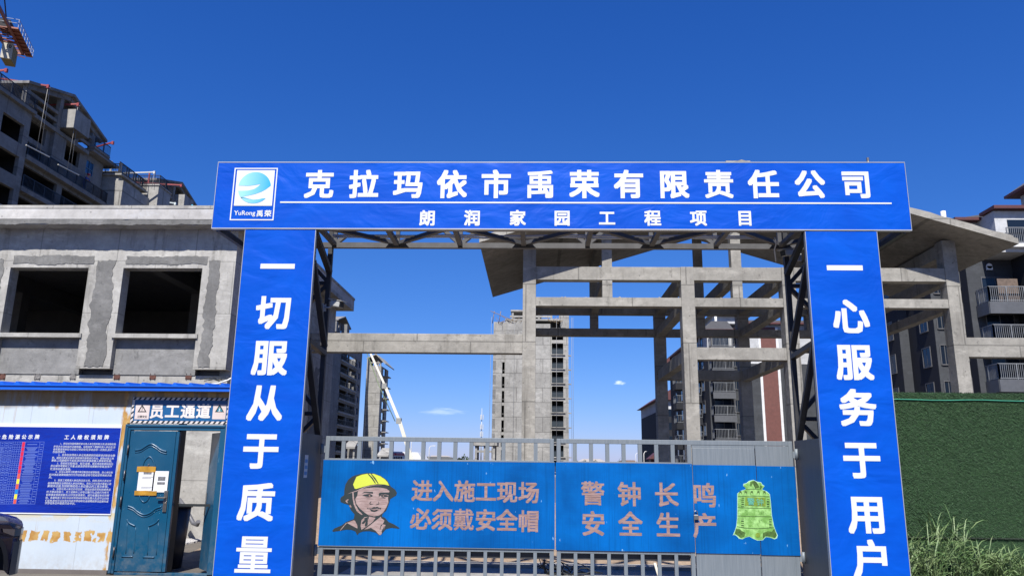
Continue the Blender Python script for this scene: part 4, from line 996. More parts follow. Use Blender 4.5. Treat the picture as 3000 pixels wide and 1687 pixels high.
# ------------------------------------------------------------------ unfinished apartment row, far left
FP = 2.88
def railing(b, p, q, h=1.05, step=.16, mid=False):
    p, q = Vector(p), Vector(q); L = (q-p).length; n = max(1, int(L/step)); up = Vector((0, 0, h))
    b.bar(p+up, q+up, .07, .06); b.bar(p+Vector((0, 0, .1)), q+Vector((0, 0, .1)), .05)
    for k in range(n+1):
        a = p.lerp(q, k/n); b.bar(a, a+up, .075 if k % 9 == 0 else .032)
    b.cut()
def gable_unit(root, dy, nf=4):
    XF = -44.0; y = lambda v: v+dy
    wall_ = MB(); slab = MB(); rail = MB(); inn = MB()
    zt = 31.05
    # bay A (projecting flat bay with windows)
    holes = [(y(57.7), y(60.4), 27.97-FP*k, 29.7-FP*k) for k in range(9)]
    wall_.wall('x', XF, -.35, y(56.6), y(61.1), 0, zt-.02, holes)
    # bay B: recessed facade behind balconies
    holes = [(y(61.6), y(64.0), 29.37, 30.95), (y(66.7), y(69.3), 29.4, 31.0), (y(70.5), y(71.75), 29.45, 30.8)]
    for k in range(9): holes += [(y(61.7), y(66.6), 24.66-FP*k, 26.7-FP*k), (y(67.4), y(72.2), 24.66-FP*k, 26.7-FP*k)]
    holes += [(y(61.7), y(64.2), 27.5, 28.9)]
    wall_.wall('x', XF-.5, -.3, y(61.12), y(73.1), 0, 31.4, holes)
    wall_.wall('y', y(73.1), .3, -57, XF-.5, 0, 31.4, [])
    wall_.wall('y', y(56.6), .3, -57, XF-.36, 0, zt-.02, [])
    wall_.box(XF-.49, XF-.1, y(64.6), y(66.4), 27.45, 31.4)
    for k in range(nf):
        z = 27.4-FP*k; slab.box(XF-.49, XF+.12, y(61.12), y(74.2), z-.42, z); slab.cut()
        railing(rail, (XF+.05, y(61.2), z), (XF+.05, y(74.15), z))
    for k in range(11): inn.box(-56.6, XF-.85, y(56.95), y(73.05), 27.3-FP*k-.2, 27.3-FP*k)
    inn.box(-57, -56.62, y(56.95), y(73.05), 0, 31); inn.box(-56.6, XF-.85, y(56.95), y(73.05), 31.05, 31.2)
    for yy in (61.2, 66.8): inn.box(-56.6, XF-.85, y(yy), y(yy+.25), 0, 31)
    # terraces
    slab.cut(); slab.box(-52, XF+.35, y(52), y(61.2), zt, zt+.3); railing(rail, (XF+.28, y(52), zt+.3), (XF+.28, y(61.1), zt+.3))
    slab.cut(); slab.box(-50, XF+.4, y(69.9), y(74.6), 31.45, 31.75); slab.box(XF-.1, XF+.5, y(69.9), y(72.7), 31.76, 31.95); railing(rail, (XF+.42, y(70.0), 31.95), (XF+.42, y(72.7), 31.95))
    # gable end with concrete louvres
    A, B_, C_ = (59.6, 33.3), (65.95, 35.2), (72.1, 33.3)
    for yy in (60.0, 64.6, 67.5, 70.1):
        topz = A[1]+(B_[1]-A[1])*(yy-A[0])/(B_[0]-A[0]) if yy < B_[0] else C_[1]+(B_[1]-C_[1])*(C_[0]-yy)/(C_[0]-B_[0])
        wall_.box(XF-.4, XF-.02, y(yy), y(yy+.5), zt+.31, topz-.02)
    for zz in (31.95, 32.75):
        slab.box(XF-.3, XF-.06, y(60.5), y(64.6), zz, zz+.28); slab.box(XF-.3, XF-.06, y(65.1), y(67.5), zz, zz+.28); slab.box(XF-.3, XF-.06, y(68.0), y(70.1), zz, zz+.28)
    slab.cut(); slab.box(XF-.45, XF+.02, y(61.12), y(69.9), 31.02, 31.38)
    roof = MB(); roof.prism([(y(A[0]), A[1]), (y(B_[0]), B_[1]), (y(C_[0]), C_[1]), (y(C_[0]), C_[1]+.24), (y(B_[0]), B_[1]+.26), (y(A[0]), A[1]+.24)], 'x', -57, XF+.35)
    roof.bar((XF-.1, y(A[0]+.4), A[1]-.1), (XF-.1, y(B_[0]), B_[1]-.22), .3, .4); roof.bar((XF-.1, y(C_[0]-.4), C_[1]-.1), (XF-.1, y(B_[0]), B_[1]-.22), .3, .4)
    inn.box(-52, -51.8, y(60), y(72), 31.2, 33.4)
    box = MB(); box.box(XF-.4, XF+1.2, y(65.1), y(67.6), 31.7, 33.55)
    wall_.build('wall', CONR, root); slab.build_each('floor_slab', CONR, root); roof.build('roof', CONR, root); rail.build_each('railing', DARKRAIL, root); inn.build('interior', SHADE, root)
    box.build('duct_box', CONF, root)
    g = MB(); g.box(XF-.62, XF-.58, y(70.5), y(71.75), 29.45, 30.8); win = g.build('window', BLUEGLASS, root)
    g = MB()
    for yy in (70.5, 71.1, 71.7): g.box(XF-.57, XF-.5, y(yy), y(yy)+.06, 29.45, 30.8)
    g.box(XF-.57, XF-.5, y(70.56), y(71.7), 30.0, 30.06); g.build('frame', flat('steel_blue_frame', (.08, .2, .34), .4), win)
def link_block(root, dy):
    X0 = -42.5; y = lambda v: v+dy; m = MB(); s = MB(); r_ = MB()
    m.wall('y', y(73.9), .3, -46, X0, 0, 29.9, []); m.wall('x', X0, -.3, y(74.2), y(82.3), 0, 29.9, [(y(77.6), y(79.2), 27-FP*k, 28.6-FP*k) for k in range(9)])
    m.box(-45, X0-.6, y(74.0), y(78.4), 29.92, 30.45)
    s.box(-46, X0-.2, y(73.75), y(79.2), 30.47, 30.65); railing(r_, (-45.9, y(73.8), 30.65), (X0-.3, y(73.8), 30.65)); railing(r_, (X0-.3, y(73.8), 30.65), (X0-.3, y(79.1), 30.65))
    d = MB(); d.box(-44, X0+.9, y(79.4), y(82.2), 29.0, 31.4); s.box(-44.1, X0+1.0, y(79.3), y(82.3), 31.42, 31.56); railing(r_, (-44, y(79.4), 31.56), (X0+.9, y(79.4), 31.56)); railing(r_, (X0+.9, y(79.4), 31.56), (X0+.9, y(82.2), 31.56))
    i = MB(); i.box(-46, -45.8, y(74.2), y(82.3), 0, 29.9)
    m.build('wall', CONF, root); s.build('floor_slab', CONF, root); r_.build_each('railing', DARKRAIL, root); d.build('duct_box', CONF, root); i.build('interior', SHADE, root)
ap = thing('concrete_apartment', 'tall unfinished concrete apartment row with gables and hoist beams behind the two-storey shell', 'apartment block', (-50, 75, 0))
gable_unit(ap, 0); link_block(ap, 0); gable_unit(ap, 22.95, 3)
# far block of the same row seen through the arch
fb = thing('concrete_apartment', 'distant unfinished concrete apartment block with balcony bays seen under the arch beam', 'apartment block', (-50, 178, 0))
def far_block():
    XF = -44; wl, sl_, rl, inn, rf, gl_ = MB(), MB(), MB(), MB(), MB(), MB()
    holes = []
    zs = [27.5-FP*k for k in range(10)]
    for z in zs: holes += [(173.0, 180.4, z-2.35, z-.3), (180.9, 188.6, z-2.35, z-.3), (190.2, 192.6, z-1.9, z-.4)]
    wl.wall('x', XF, -.4, 160, 194, 0, 29.6, holes); wl.wall('y', 160, .3, -60, XF-.41, 0, 29.6, [])
    for z in zs:
        sl_.box(XF-.3, XF+.25, 172.6, 189.0, z-2.75, z-2.36); sl_.cut()
        railing(rl, (XF+.1, 173, z-2.36), (XF+.1, 188.7, z-2.36), 1.1, .3)
        inn.box(-58, XF-.45, 160.4, 193.9, z-2.6, z-2.4); gl_.box(XF-.3, XF-.25, 190.2, 192.6, z-1.9, z-.4); gl_.cut()
    inn.box(-48, -47.8, 160.4, 193.9, 0, 29.5)
    rf.prism([(167, 33.0), (173.2, 34.8), (179.2, 33.0), (179.2, 33.25), (173.2, 35.05), (167, 33.25)], 'x', -58, XF+.4)
    for yy in (167.4, 171, 173, 175.4, 178): rf.box(XF-.4, XF-.1, yy, yy+.5, 29.62, 33.1)
    for zz in (30.6, 31.6): rf.box(XF-.35, XF-.15, 167.9, 178, zz, zz+.3)
    rf.box(-55, XF+.3, 160, 167.3, 29.62, 29.9); rf.box(XF-.1, XF+1.2, 172, 174.2, 30.2, 33)
    rf.box(XF-.1, XF+.9, 163.8, 165.2, 29.92, 32.2); rf.box(XF-.1, XF+.9, 166, 166.9, 29.92, 31.7)
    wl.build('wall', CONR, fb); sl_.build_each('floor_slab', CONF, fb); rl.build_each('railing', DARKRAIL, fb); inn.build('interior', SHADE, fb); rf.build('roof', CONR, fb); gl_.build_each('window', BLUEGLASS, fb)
far_block()
ft = thing('concrete_apartment', 'distant concrete slab block with a gabled top beside the crane boom', 'apartment block', (-46, 210, 0))
def far_slab():
    wl, sl_, rl, inn, rf = MB(), MB(), MB(), MB(), MB()
    wl.wall('y', 200, .4, -43.4, -40.2, 0, 27.2, []); wl.wall('x', -40.2, -.4, 200.4, 210, 0, 27.2, [(203, 206.6, 27-FP*k-1.9, 27-FP*k) for k in range(9)])
    wl.wall('y', 198, .4, -52, -45.0, 0, 28.6, [(-47.5, -46.2, 26-FP*k-1.6, 26-FP*k) for k in range(9)]); wl.wall('x', -43.42, -.3, 198.5, 205, 0, 28.9, [])
    for k in range(9): sl_.box(-40.2, -38.8, 203, 207, 27-FP*k-2.3, 27-FP*k-2.1); sl_.cut()
    inn.box(-43, -42.8, 200.5, 210, 0, 27); inn.box(-50, -48, 200, 205, 0, 28)
    rf.prism([(-44.0, 28.9), (-41.6, 30.0), (-39.0, 27.5), (-39.0, 27.8), (-41.6, 30.3), (-44.0, 29.2)], 'y', 199.2, 212)
    for x in (-43.3, -42.2, -41.2, -40.6): rf.box(x, x+.3, 200.1, 200.4, 27.22, 28.9)
    rf.box(-43.4, -40.2, 200.0, 200.3, 27.9, 28.2)
    railing(rl, (-51.8, 198.2, 28.6), (-45.2, 198.2, 28.6), 1.1, .3)
    wl.build('wall', CONF, ft); sl_.build_each('floor_slab', CONF, ft); rl.build_each('railing', DARKRAIL, ft); inn.build('interior', SHADE, ft); rf.build('roof', CONF, ft)
far_slab()

# worker on the balcony
def worker(X, Y, Z):
    t = thing('person', 'worker in blue overalls and red helmet leaning on the balcony railing', 'person', (X, Y, Z))
    def skin(name, pts, edges, radii, mat, par):
        me = bpy.data.meshes.new(name); me.from_pydata(pts, edges, []); o = bpy.data.objects.new(name, me); COL.objects.link(o); o.parent = par
        m = o.modifiers.new('s', 'SKIN'); o.modifiers.new('u', 'SUBSURF').levels = 1
        if not me.skin_vertices: me.skin_vertices.new()
        for v, r_ in zip(me.skin_vertices[0].data, radii): v.radius = (r_, r_)
        me.skin_vertices[0].data[0].use_root = True; me.materials.append(mat); ORG[o] = ORG[t]; return o
    P = [(0, 0, .95), (.08, 0, 1.2), (.18, 0, 1.42), (.24, 0, 1.53), (.27, 0, 1.64), (0, .11, .9), (.02, .12, .48), (0, .12, .06), (.1, .13, .03), (0, -.11, .9), (.05, -.12, .48), (-.04, -.12, .06), (.06, -.13, .03),
         (.17, .2, 1.38), (.3, .27, 1.12), (.5, .2, 1.05), (.17, -.2, 1.38), (.32, -.26, 1.12), (.5, -.16, 1.05)]
    E = [(0, 1), (1, 2), (2, 3), (3, 4), (0, 5), (5, 6), (6, 7), (7, 8), (0, 9), (9, 10), (10, 11), (11, 12), (2, 13), (13, 14), (14, 15), (2, 16), (16, 17), (17, 18)]
    Rr = [.15, .16, .15, .06, .1, .1, .07, .05, .045, .1, .07, .05, .045, .07, .05, .035, .07, .05, .035]
    skin('body', P, E, Rr, flat('skin_tone', (.4, .22, .15), .6), t)
    b = MB(); o = Vector((X, Y, Z))
    for a, e, r0, r1 in ((0, 2, .185, .19), (5, 6, .125, .095), (6, 7, .095, .075), (9, 10, .125, .095), (10, 11, .095, .075), (13, 14, .085, .07), (16, 17, .085, .07)):
        b.tube([o+Vector(P[a]), o+Vector(P[e])], [r0, r1], 10)
    b.build('overalls', flat('blue_overalls', (.03, .08, .3), .8), t)
    b = MB(); c = o+Vector((.27, 0, 1.7)); b.tube([c+Vector((0, 0, .0)), c+Vector((0, 0, .06)), c+Vector((0, 0, .11)), c+Vector((0, 0, .13))], [.15, .14, .09, .02], 12); b.tube([c+Vector((.02, 0, -.01)), c+Vector((.02, 0, .01))], .18, 12)
    b.build('helmet', flat('red_helmet', (.6, .03, .03), .35), t)
worker(-44.25, 70.3, 27.4)

# roof hoist beams
def hoist(label, p, q, mat, post=None, rope=0, rod=False):
    p, q = Vector(p), Vector(q); t = thing('hoist_beam', label, 'hoist', p, 'suspension beams on the roof edges')
    b = MB(); b.bar(p, q, .13, .14); b.box(q.x-.1, q.x+.1, q.y-.1, q.y+.1, q.z-.22, q.z+.1); b.build('beam', mat, t)
    if post is not None:
        b = MB(); a = p.lerp(q, post); b.bar(a, a+Vector((0, 0, 1.4)), .14); b.bar(a+Vector((0, 0, -.0)), Vector((a.x, a.y, a.z-.9)), .14); b.build('post', mat, t)
    if rope:
        b = MB(); b.tube([q, q+Vector((.1, -.3, -rope))], .022, 4); b.tube([q+Vector((0, .25, 0)), q+Vector((.1, .2, -rope))], .022, 4)
        b.build('rope', flat('pale_rope', (.3, .29, .27), .7), t)
        if rod: b = MB(); b.bar(q+Vector((-.1, -1.4, -rope)), q+Vector((.3, 1.2, -rope)), .09); b.build('spreader_bar', flat('pale_bar', (.6, .58, .52), .6), t)
hoist('long red hoist beam over the left gable eave with hanging ropes', (-48, 58.6, 33.6), (-43.2, 61.4, 33.95), RED, .25, 6.2, True)
hoist('short red hoist beam above the projecting concrete duct box', (-46, 65.0, 33.9), (-43.0, 65.6, 34.3), RED, None, 6.6, True)
hoist('small red hoist beam at the right end of the front gable', (-46, 73.0, 33.0), (-43.2, 72.3, 33.4), RED)
hoist('red hoist beam with upright post at the frame edge on the terrace', (-48, 56.4, 32.2), (-44, 57.2, 33.2), RED, .6)
WB = flat('white_hoist_paint', (.55, .56, .56), .5)
hoist('white hoist beam rising over the middle terrace railing', (-47, 75.5, 31.2), (-41.5, 77.9, 32.4), WB, .3, 2.0)
hoist('red hoist beam with post on the middle terrace', (-46, 79.5, 31.9), (-40.2, 81.6, 32.3), RED, .45)
hoist('white hoist beam sticking out of the second gable', (-46, 83.2, 31.3), (-42.6, 85.5, 31.5), flat('bright_hoist_paint', (.68, .75, .73), .45))
hoist('white hoist beam near the far end of the second gable', (-46, 92.2, 30.4), (-42.3, 92.6, 31.2), WB)

# ------------------------------------------------------------------ tower crane
def crane():
    Y = 110.0; K = Y/80; P = lambda x, y: (lambda a: Vector((a[0], Y, a[1])))(pix(x/6.03, y/6.04, Y))
    OR = flat('orange_crane_paint', (.3, .085, .045), .5, 0, .2)
    w0, w1, w2, w3 = P(48, 740), P(212, 745), P(165, 1015), P(12, 1010)
    piv = Vector((w0.x, Y, 0)); RM = Matrix.Rotation(rad(21), 4, 'Z')
    mast = piv + RM @ Vector((1, -27, 0))
    t = thing('tower_crane', 'orange tower crane counter-jib carrying a concrete counterweight numbered 10', 'crane', (mast.x, mast.y, 0))
    def put(mb, *a): mb.v = [tuple(piv + RM @ (Vector(v))) for v in mb.v]; return mb.build(*a)     # local: x across, y along the jib
    wd = (w1.x-w0.x)*.97; zt, zb = w0.z, w2.z
    def yel():
        m = NT('striped_counterweight'); s_ = m.n('ShaderNodeSeparateXYZ'); m.l(m.pos, s_.inputs[0])
        f = m.math('FRACT', m.math('MULTIPLY', s_.outputs[1], 1.5)); c = m.mix(m.rng(f, .8, .82), (.3, .22, .07), (.02, .023, .02)); return m.done(c, .7)
    b = MB(); b.box(0, wd, 0, .3, zb, zt); cw_ = put(b, 'counterweight', flat('cream_counterweight', (.5, .46, .37), .7), t, .02)
    for k in range(4):
        b = MB(); b.box(.03, wd-.03, .32+.68*k, .32+.68*k+.66, zb+.02*k, zt); put(b, 'counterweight', yel(), t, .02)
    b = MB(); letters(b, '10', wd*.66, zt-.62, .85, -.012, bold=.03); put(b, 'lettering', BLACK, cw_)
    b = MB()
    b.box(-.5, -.15, -30, 4.5, zt+.3, zt+.8); b.box(wd+.15, wd+.5, -30, 4.5, zt+.3, zt+.8); b.box(-.5, wd+.5, -.1, .25, zt+.03, zt+.28); b.box(-.5, wd+.5, 4.2, 4.5, zt+.3, zt+.75)
    b.box(wd+.5, wd+1.5, -4, 5.6, zt+.7, zt+.8)
    for k in range(8): b.bar((-.3, -4+1.25*k, zt+.5), (wd+1.5, -4+1.25*k, zt+.6), .14); b.bar((-.3, -4+1.25*k, zt+.55), (wd+.3, -2.9+1.25*k, zt+.55), .1)
    put(b, 'counter_jib', OR, t)
    b = MB(); b.box(.1, wd+.1, -3.5, -1.2, zt+.82, zt+2.2); put(b, 'winch', SHADE, t)
    b = MB(); pa, pb = Vector((wd+1.45, -4, zt+.8)), Vector((wd+1.45, 5.5, zt+.8))
    for k in range(8): a = pa.lerp(pb, k/7); b.bar(a, a+Vector((0, 0, 1.4)), .06)
    for h in (1.4, .75): b.bar(pa+Vector((0, 0, h)), pb+Vector((0, 0, h)), .055); b.bar(pa+Vector((0, 0, h)), pa+Vector((-2.6, 0, h)), .055); b.bar(pb+Vector((0, 0, h)), pb+Vector((-1, 0, h)), .055)
    put(b, 'guard_rail', flat('galvanised_rail', (.3, .32, .34), .4, .5), t)
    b = MB(); mx, my = mast.x, mast.y
    for x, y in ((-1, -1), (1, -1), (-1, 1), (1, 1)): b.bar((mx+x, my+y, 0), (mx+x, my+y, zt+9), .22)
    for k in range(24):
        for s_ in (-1, 1): b.bar((mx-1, my+s_, 3*k), (mx+1, my+s_, 3*k+3), .12); b.bar((mx+s_, my-1, 3*k), (mx+s_, my+1, 3*k+3), .12)
    b.build('mast', OR, t)
    b = MB(); b.tube([(wd*.5, -.5, zt+.8), (.9, -27, zt+24)], .1, 5); put(b, 'tie_cable', BLACK, t)
crane()

# ------------------------------------------------------------------ unfinished tower behind the arch
tw = thing('concrete_tower', 'pale unfinished concrete tower block with a stack of dark balconies, centre distance', 'tower block', (-1, 162, 0))
def tower():
    Y = 155; wl, inn, sl_, rl, gr_ = MB(), MB(), MB(), MB(), MB()
    z0s = [24.09-FP*k for k in range(9)]
    bay = [(3.2, 5.5, z, z+2.2) for z in z0s] + [(3.2, 5.5, z0s[0]+FP, z0s[0]+FP+1.4)]
    wl.wall('y', Y, .5, 2.9, 6.55, 0, 29.3, bay)
    wl.wall('y', Y-.4, .5, -6.15, 2.88, 0, 30.2, [(-3.4, -1.9, 5.2, 7.4)])
    wl.wall('y', Y, .5, -8.6, -6.17, 0, 30.6, [(-6.75, -6.25, 20.1-FP*k, 22.4-FP*k) for k in range(7)])
    wl.wall('x', 6.55, -.4, Y+.51, 170, 0, 29.3, []); wl.wall('x', -8.6, .4, Y+.51, 170, 0, 30.6, [])
    wl.box(5.0, 6.7, Y+.6, Y+8, 29.35, 32.4)
    for z in [q+2.3 for q in z0s]+[24.09+2.3+FP]:
        inn.box(-8.1, 6.1, Y+.55, 169, z, z+.3)
    inn.box(-8.1, 6.1, Y+3, Y+3.2, 0, 29); inn.box(-8.1, 6.1, Y+.52, Y+169-Y, 29.31, 29.34)
    for z in z0s:
        railing(rl, (3.2, Y+.05, z), (5.5, Y+.05, z), 1.15, .3); rl.box(3.2, 5.5, Y+.1, Y+.12, z+.1, z+1.05); rl.cuts.pop() ; rl.cut()
        sl_.box(6.56, 7.1, Y+1.2, Y+1.7, z-.2, z); sl_.cut()
        sl_.box(3.1, 5.9, Y-.25, Y-.001, z-.18, z-.04); sl_.cut(); gr_.box(-8.62, -8.0, Y-.012, Y-.001, z-.4, z+1.5); gr_.cut()
        gr_.box(2.4, 2.86, Y-.412, Y-.401, z+.2, z+2.0) if False else gr_.box(-2.0, -1.5, Y-.412, Y-.401, z+.2, z+2.0); gr_.cut()
    # stepped roof storeys
    sl_.box(-5.3, 1.2, Y+4, Y+12, 33.6, 33.95); sl_.box(-6.3, 5.6, Y+1, Y+12, 31.1, 31.5); sl_.box(-5.4, 3.2, Y+2.2, Y+2.5, 32.0, 32.4)
    for x in (-5.1, -2.4, .4, 3, 4.8): wl.box(x, x+.4, Y+4.2, Y+4.6, 30.2, 33.58)
    inn.box(-4.9, 1, Y+7, Y+7.2, 30.2, 33.5)
    wl.box(-6.3, -1.8, Y+.2, Y+.5, 30.25, 30.9)
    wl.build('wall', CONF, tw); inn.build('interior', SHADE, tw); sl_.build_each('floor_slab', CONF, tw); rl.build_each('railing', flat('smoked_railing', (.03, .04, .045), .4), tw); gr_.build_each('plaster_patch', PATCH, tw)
    b = MB(); r = random.Random(3)
    for (xa, xb_) in ((-9.3, -2.2), (1, 5)):
        for k in range(7):
            x = r.uniform(xa, xb_); b.tube([(x, Y-.3, 30.3+r.uniform(0, .5)), (x+r.uniform(-2.2, 2.2), Y+.4, 30.8+r.uniform(0, 1.3))], .04, 5)
    for x in (-8.9, -7.6): b.tube([(x, Y, 30.3), (x+.4, Y, 32.8)], .07, 5)
    b.tube([(-9.3, Y-.2, 32.8), (-4, Y-.2, 30.6)], .06, 5)
    b.build('scaffold_pole', flat('bamboo', (.24, .16, .075), .7), tw)
    b = MB()
    for x in (-9.1, 7.1, 7.4, -4.4, 4.1): b.tube([(x, Y-.6, 0), (x+.05, Y-.6, 31.5)], .03, 4)
    b.build('hoist_line', flat('grey_line', (.3, .3, .3), .6), tw)
tower()

# ------------------------------------------------------------------ finished apartment blocks on the right
def win_left(w_, f_, X, y0, y1, z0, z1):           # framed window set into a wall that faces left
    f_.box(X-.06, X+.02, y0-.08, y0, z0-.08, z1+.08); f_.box(X-.06, X+.02, y1, y1+.08, z0-.08, z1+.08); f_.box(X-.06, X+.02, y0, y1, z1, z1+.08); f_.box(X-.09, X+.02, y0, y1, z0-.1, z0); f_.box(X-.02, X+.01, (y0+y1)/2-.03, (y0+y1)/2+.03, z0, z1)
    w_.box(X-.012, X+.02, y0, y1, z0, z1); w_.cut(); f_.cut()
def win_front(w_, f_, Y, x0, x1, z0, z1):
    f_.box(x0-.08, x0, Y-.06, Y+.02, z0-.08, z1+.08); f_.box(x1, x1+.08, Y-.06, Y+.02, z0-.08, z1+.08); f_.box(x0, x1, Y-.06, Y+.02, z1, z1+.08); f_.box(x0, x1, Y-.09, Y+.02, z0-.1, z0); f_.box((x0+x1)/2-.03, (x0+x1)/2+.03, Y-.02, Y+.01, z0, z1)
    w_.box(x0, x1, Y-.012, Y+.02, z0, z1); w_.cut(); f_.cut()
def mass(parts, x0, x1, y0, y1, zs, zt, low, frontlow):   # block clad dark below zs and white above
    L = parts
    L['low'].box(x0, x1, y0, y1, 0, zs); L['high'].box(x0, x1, y0, y1, zs+.06, zt)
    L['trim'].box(x0-.03, x1, y0-.03, y1, zs+.002, zs+.058)
    L['front'].box(x0+.01, x1-.01, y0-.025, y0-.002, 0, zs-.002)
def rb():
    t = thing('apartment_building', 'finished dark grey and white apartment building with balconies behind the turf fence', 'apartment block', (38, 66, 0))
    L = {k: MB() for k in ('low', 'high', 'trim', 'front')}; W, Fm = MB(), MB(); zs = 18.0; zt = 20.7
    mass(L, 33.1, 46, 58.9, 82, zs, zt, 0, 0); mass(L, 31.9, 33.098, 62.2, 82, zs, zt, 0, 0); mass(L, 31.1, 31.898, 66.5, 82, zs, zt, 0, 0)
    L['high'].box(34.4, 46, 56.6, 58.86, 17.7, zt+.2); L['low'].box(36.6, 46, 56.6, 58.86, 0, zs-.02)
    for k in range(7):
        z = 1.2+FP*k-.3
        if z > 19: break
        win_left(W, Fm, 33.1, 59.9, 61.2, z+.5, z+2.0); win_left(W, Fm, 31.9, 63.2, 64.4, z+.5, z+2.0); win_left(W, Fm, 31.1, 67.6, 68.9, z+.5, z+2.0); win_left(W, Fm, 31.1, 71.8, 73, z+.5, z+2)
        win_front(W, Fm, 62.2-.03, 32.2, 32.85, z+.5, z+2.0)
    par, rl, bs = MB(), MB(), MB()
    for k in range(7):
        z = 14.05-FP*k
        if z < 0: break
        bs.box(33.6, 36.58, 57.2, 58.85, z-.25, z); par.box(33.55, 36.55, 57.12, 57.2, z-.9, z-.0); par.box(33.52, 33.6, 57.2, 58.85, z-.9, z); par.cut(); bs.cut()
        railing(rl, (33.62, 57.2, z), (36.5, 57.2, z), 1.15, .14); railing(rl, (33.62, 57.2, z), (33.62, 58.8, z), 1.15, .14)
        win_front(W, Fm, 58.88, 34.2, 36.2, z+.05, z+2.2)
    L['low'].build('lower_wall', CHAR, t); L['high'].build('upper_wall', CLADW, t); L['trim'].build('trim', WTRIM, t); L['front'].build('front_cladding', CLADG, t)
    ws = W.build_each('window', GLASS, t); Fm.build_each('window_frame', WFRAME, ws); bs.build_each('balcony', CHAR, t); par.build_each('parapet', PARA, t); rl.build_each('railing', RAILW, t)
    b = MB(); b.box(32.4, 46, 58.2, 83, zt+.02, zt+.25); b.box(30.6, 32.38, 61.7, 83, zt-.2, zt+.05); b.box(34.2, 46.4, 56.1, 58.1, zt+.26, zt+.5); b.build('eave', ROOFR, t)
    b = MB(); b.prism([(32.4, zt+.26), (46, zt+.26), (44, zt+.7), (35, zt+.7)], 'y', 58.8, 82); b.build('roof', ROOFG, t)
    b = MB()
    for (x, y) in ((33.6, 62), (38.6, 62), (36.1, 64)): b.tube([(x, y, zt+.3), (x, y, zt+2.0)], .2, 10); b.cut()
    b.build_each('chimney', WTRIM, t)
    X, Z = pix(2942, 579, 60.8)
    b = MB(); b.prism([(X+.05, Z+.1), (X+7, Z+.1), (X+4, Z+2.1), (X+3, Z+2.1)], 'y', 56.7, 60.8); b.build('tower_roof', ROOFG, t)
    b = MB(); b.box(X, X+7, 56.6, 60.85, Z-.12, Z+.09); b.build('tower_eave', ROOFR, t)
    b = MB(); b.box(X+.9, X+6, 57.4, 60.2, zt+.5, Z-.13); b.build('roof_tower', CLADW, t)
    p = pix(2968, 700, 56.5); r2 = MB(); railing(r2, (35.0, 56.3, 18.3), (40, 56.3, 18.3), 1.2, .14); r2.build_each('railing', RAILW, t)
    b = MB(); b.box(34.9, 40.2, 56.2, 56.58, 18.0, 18.28); b.build('balcony', WTRIM, t)
    b = MB(); b.box(35.3, 37.5, 56.57, 56.598, 18.3, 20.2); b.build('window', GLASS, t)
    b = MB(); b.box(34.6, 36.1, 57.6, 57.66, 14.1, 15.9); b.build('wooden_screen', flat('brown_screen', (.14, .1, .075), .7, 0, .3, 6), t)
    p = pix(2897, 780, 58.8); b = MB(); b.tube([(p[0], 58.7, p[1]), (p[0], 58.82, p[1])], .22, 10); b.box(p[0]-.22, p[0]+.22, 58.7, 58.82, p[1]-.3, p[1]); b.build('wall_vent', WTRIM, t)
rb()
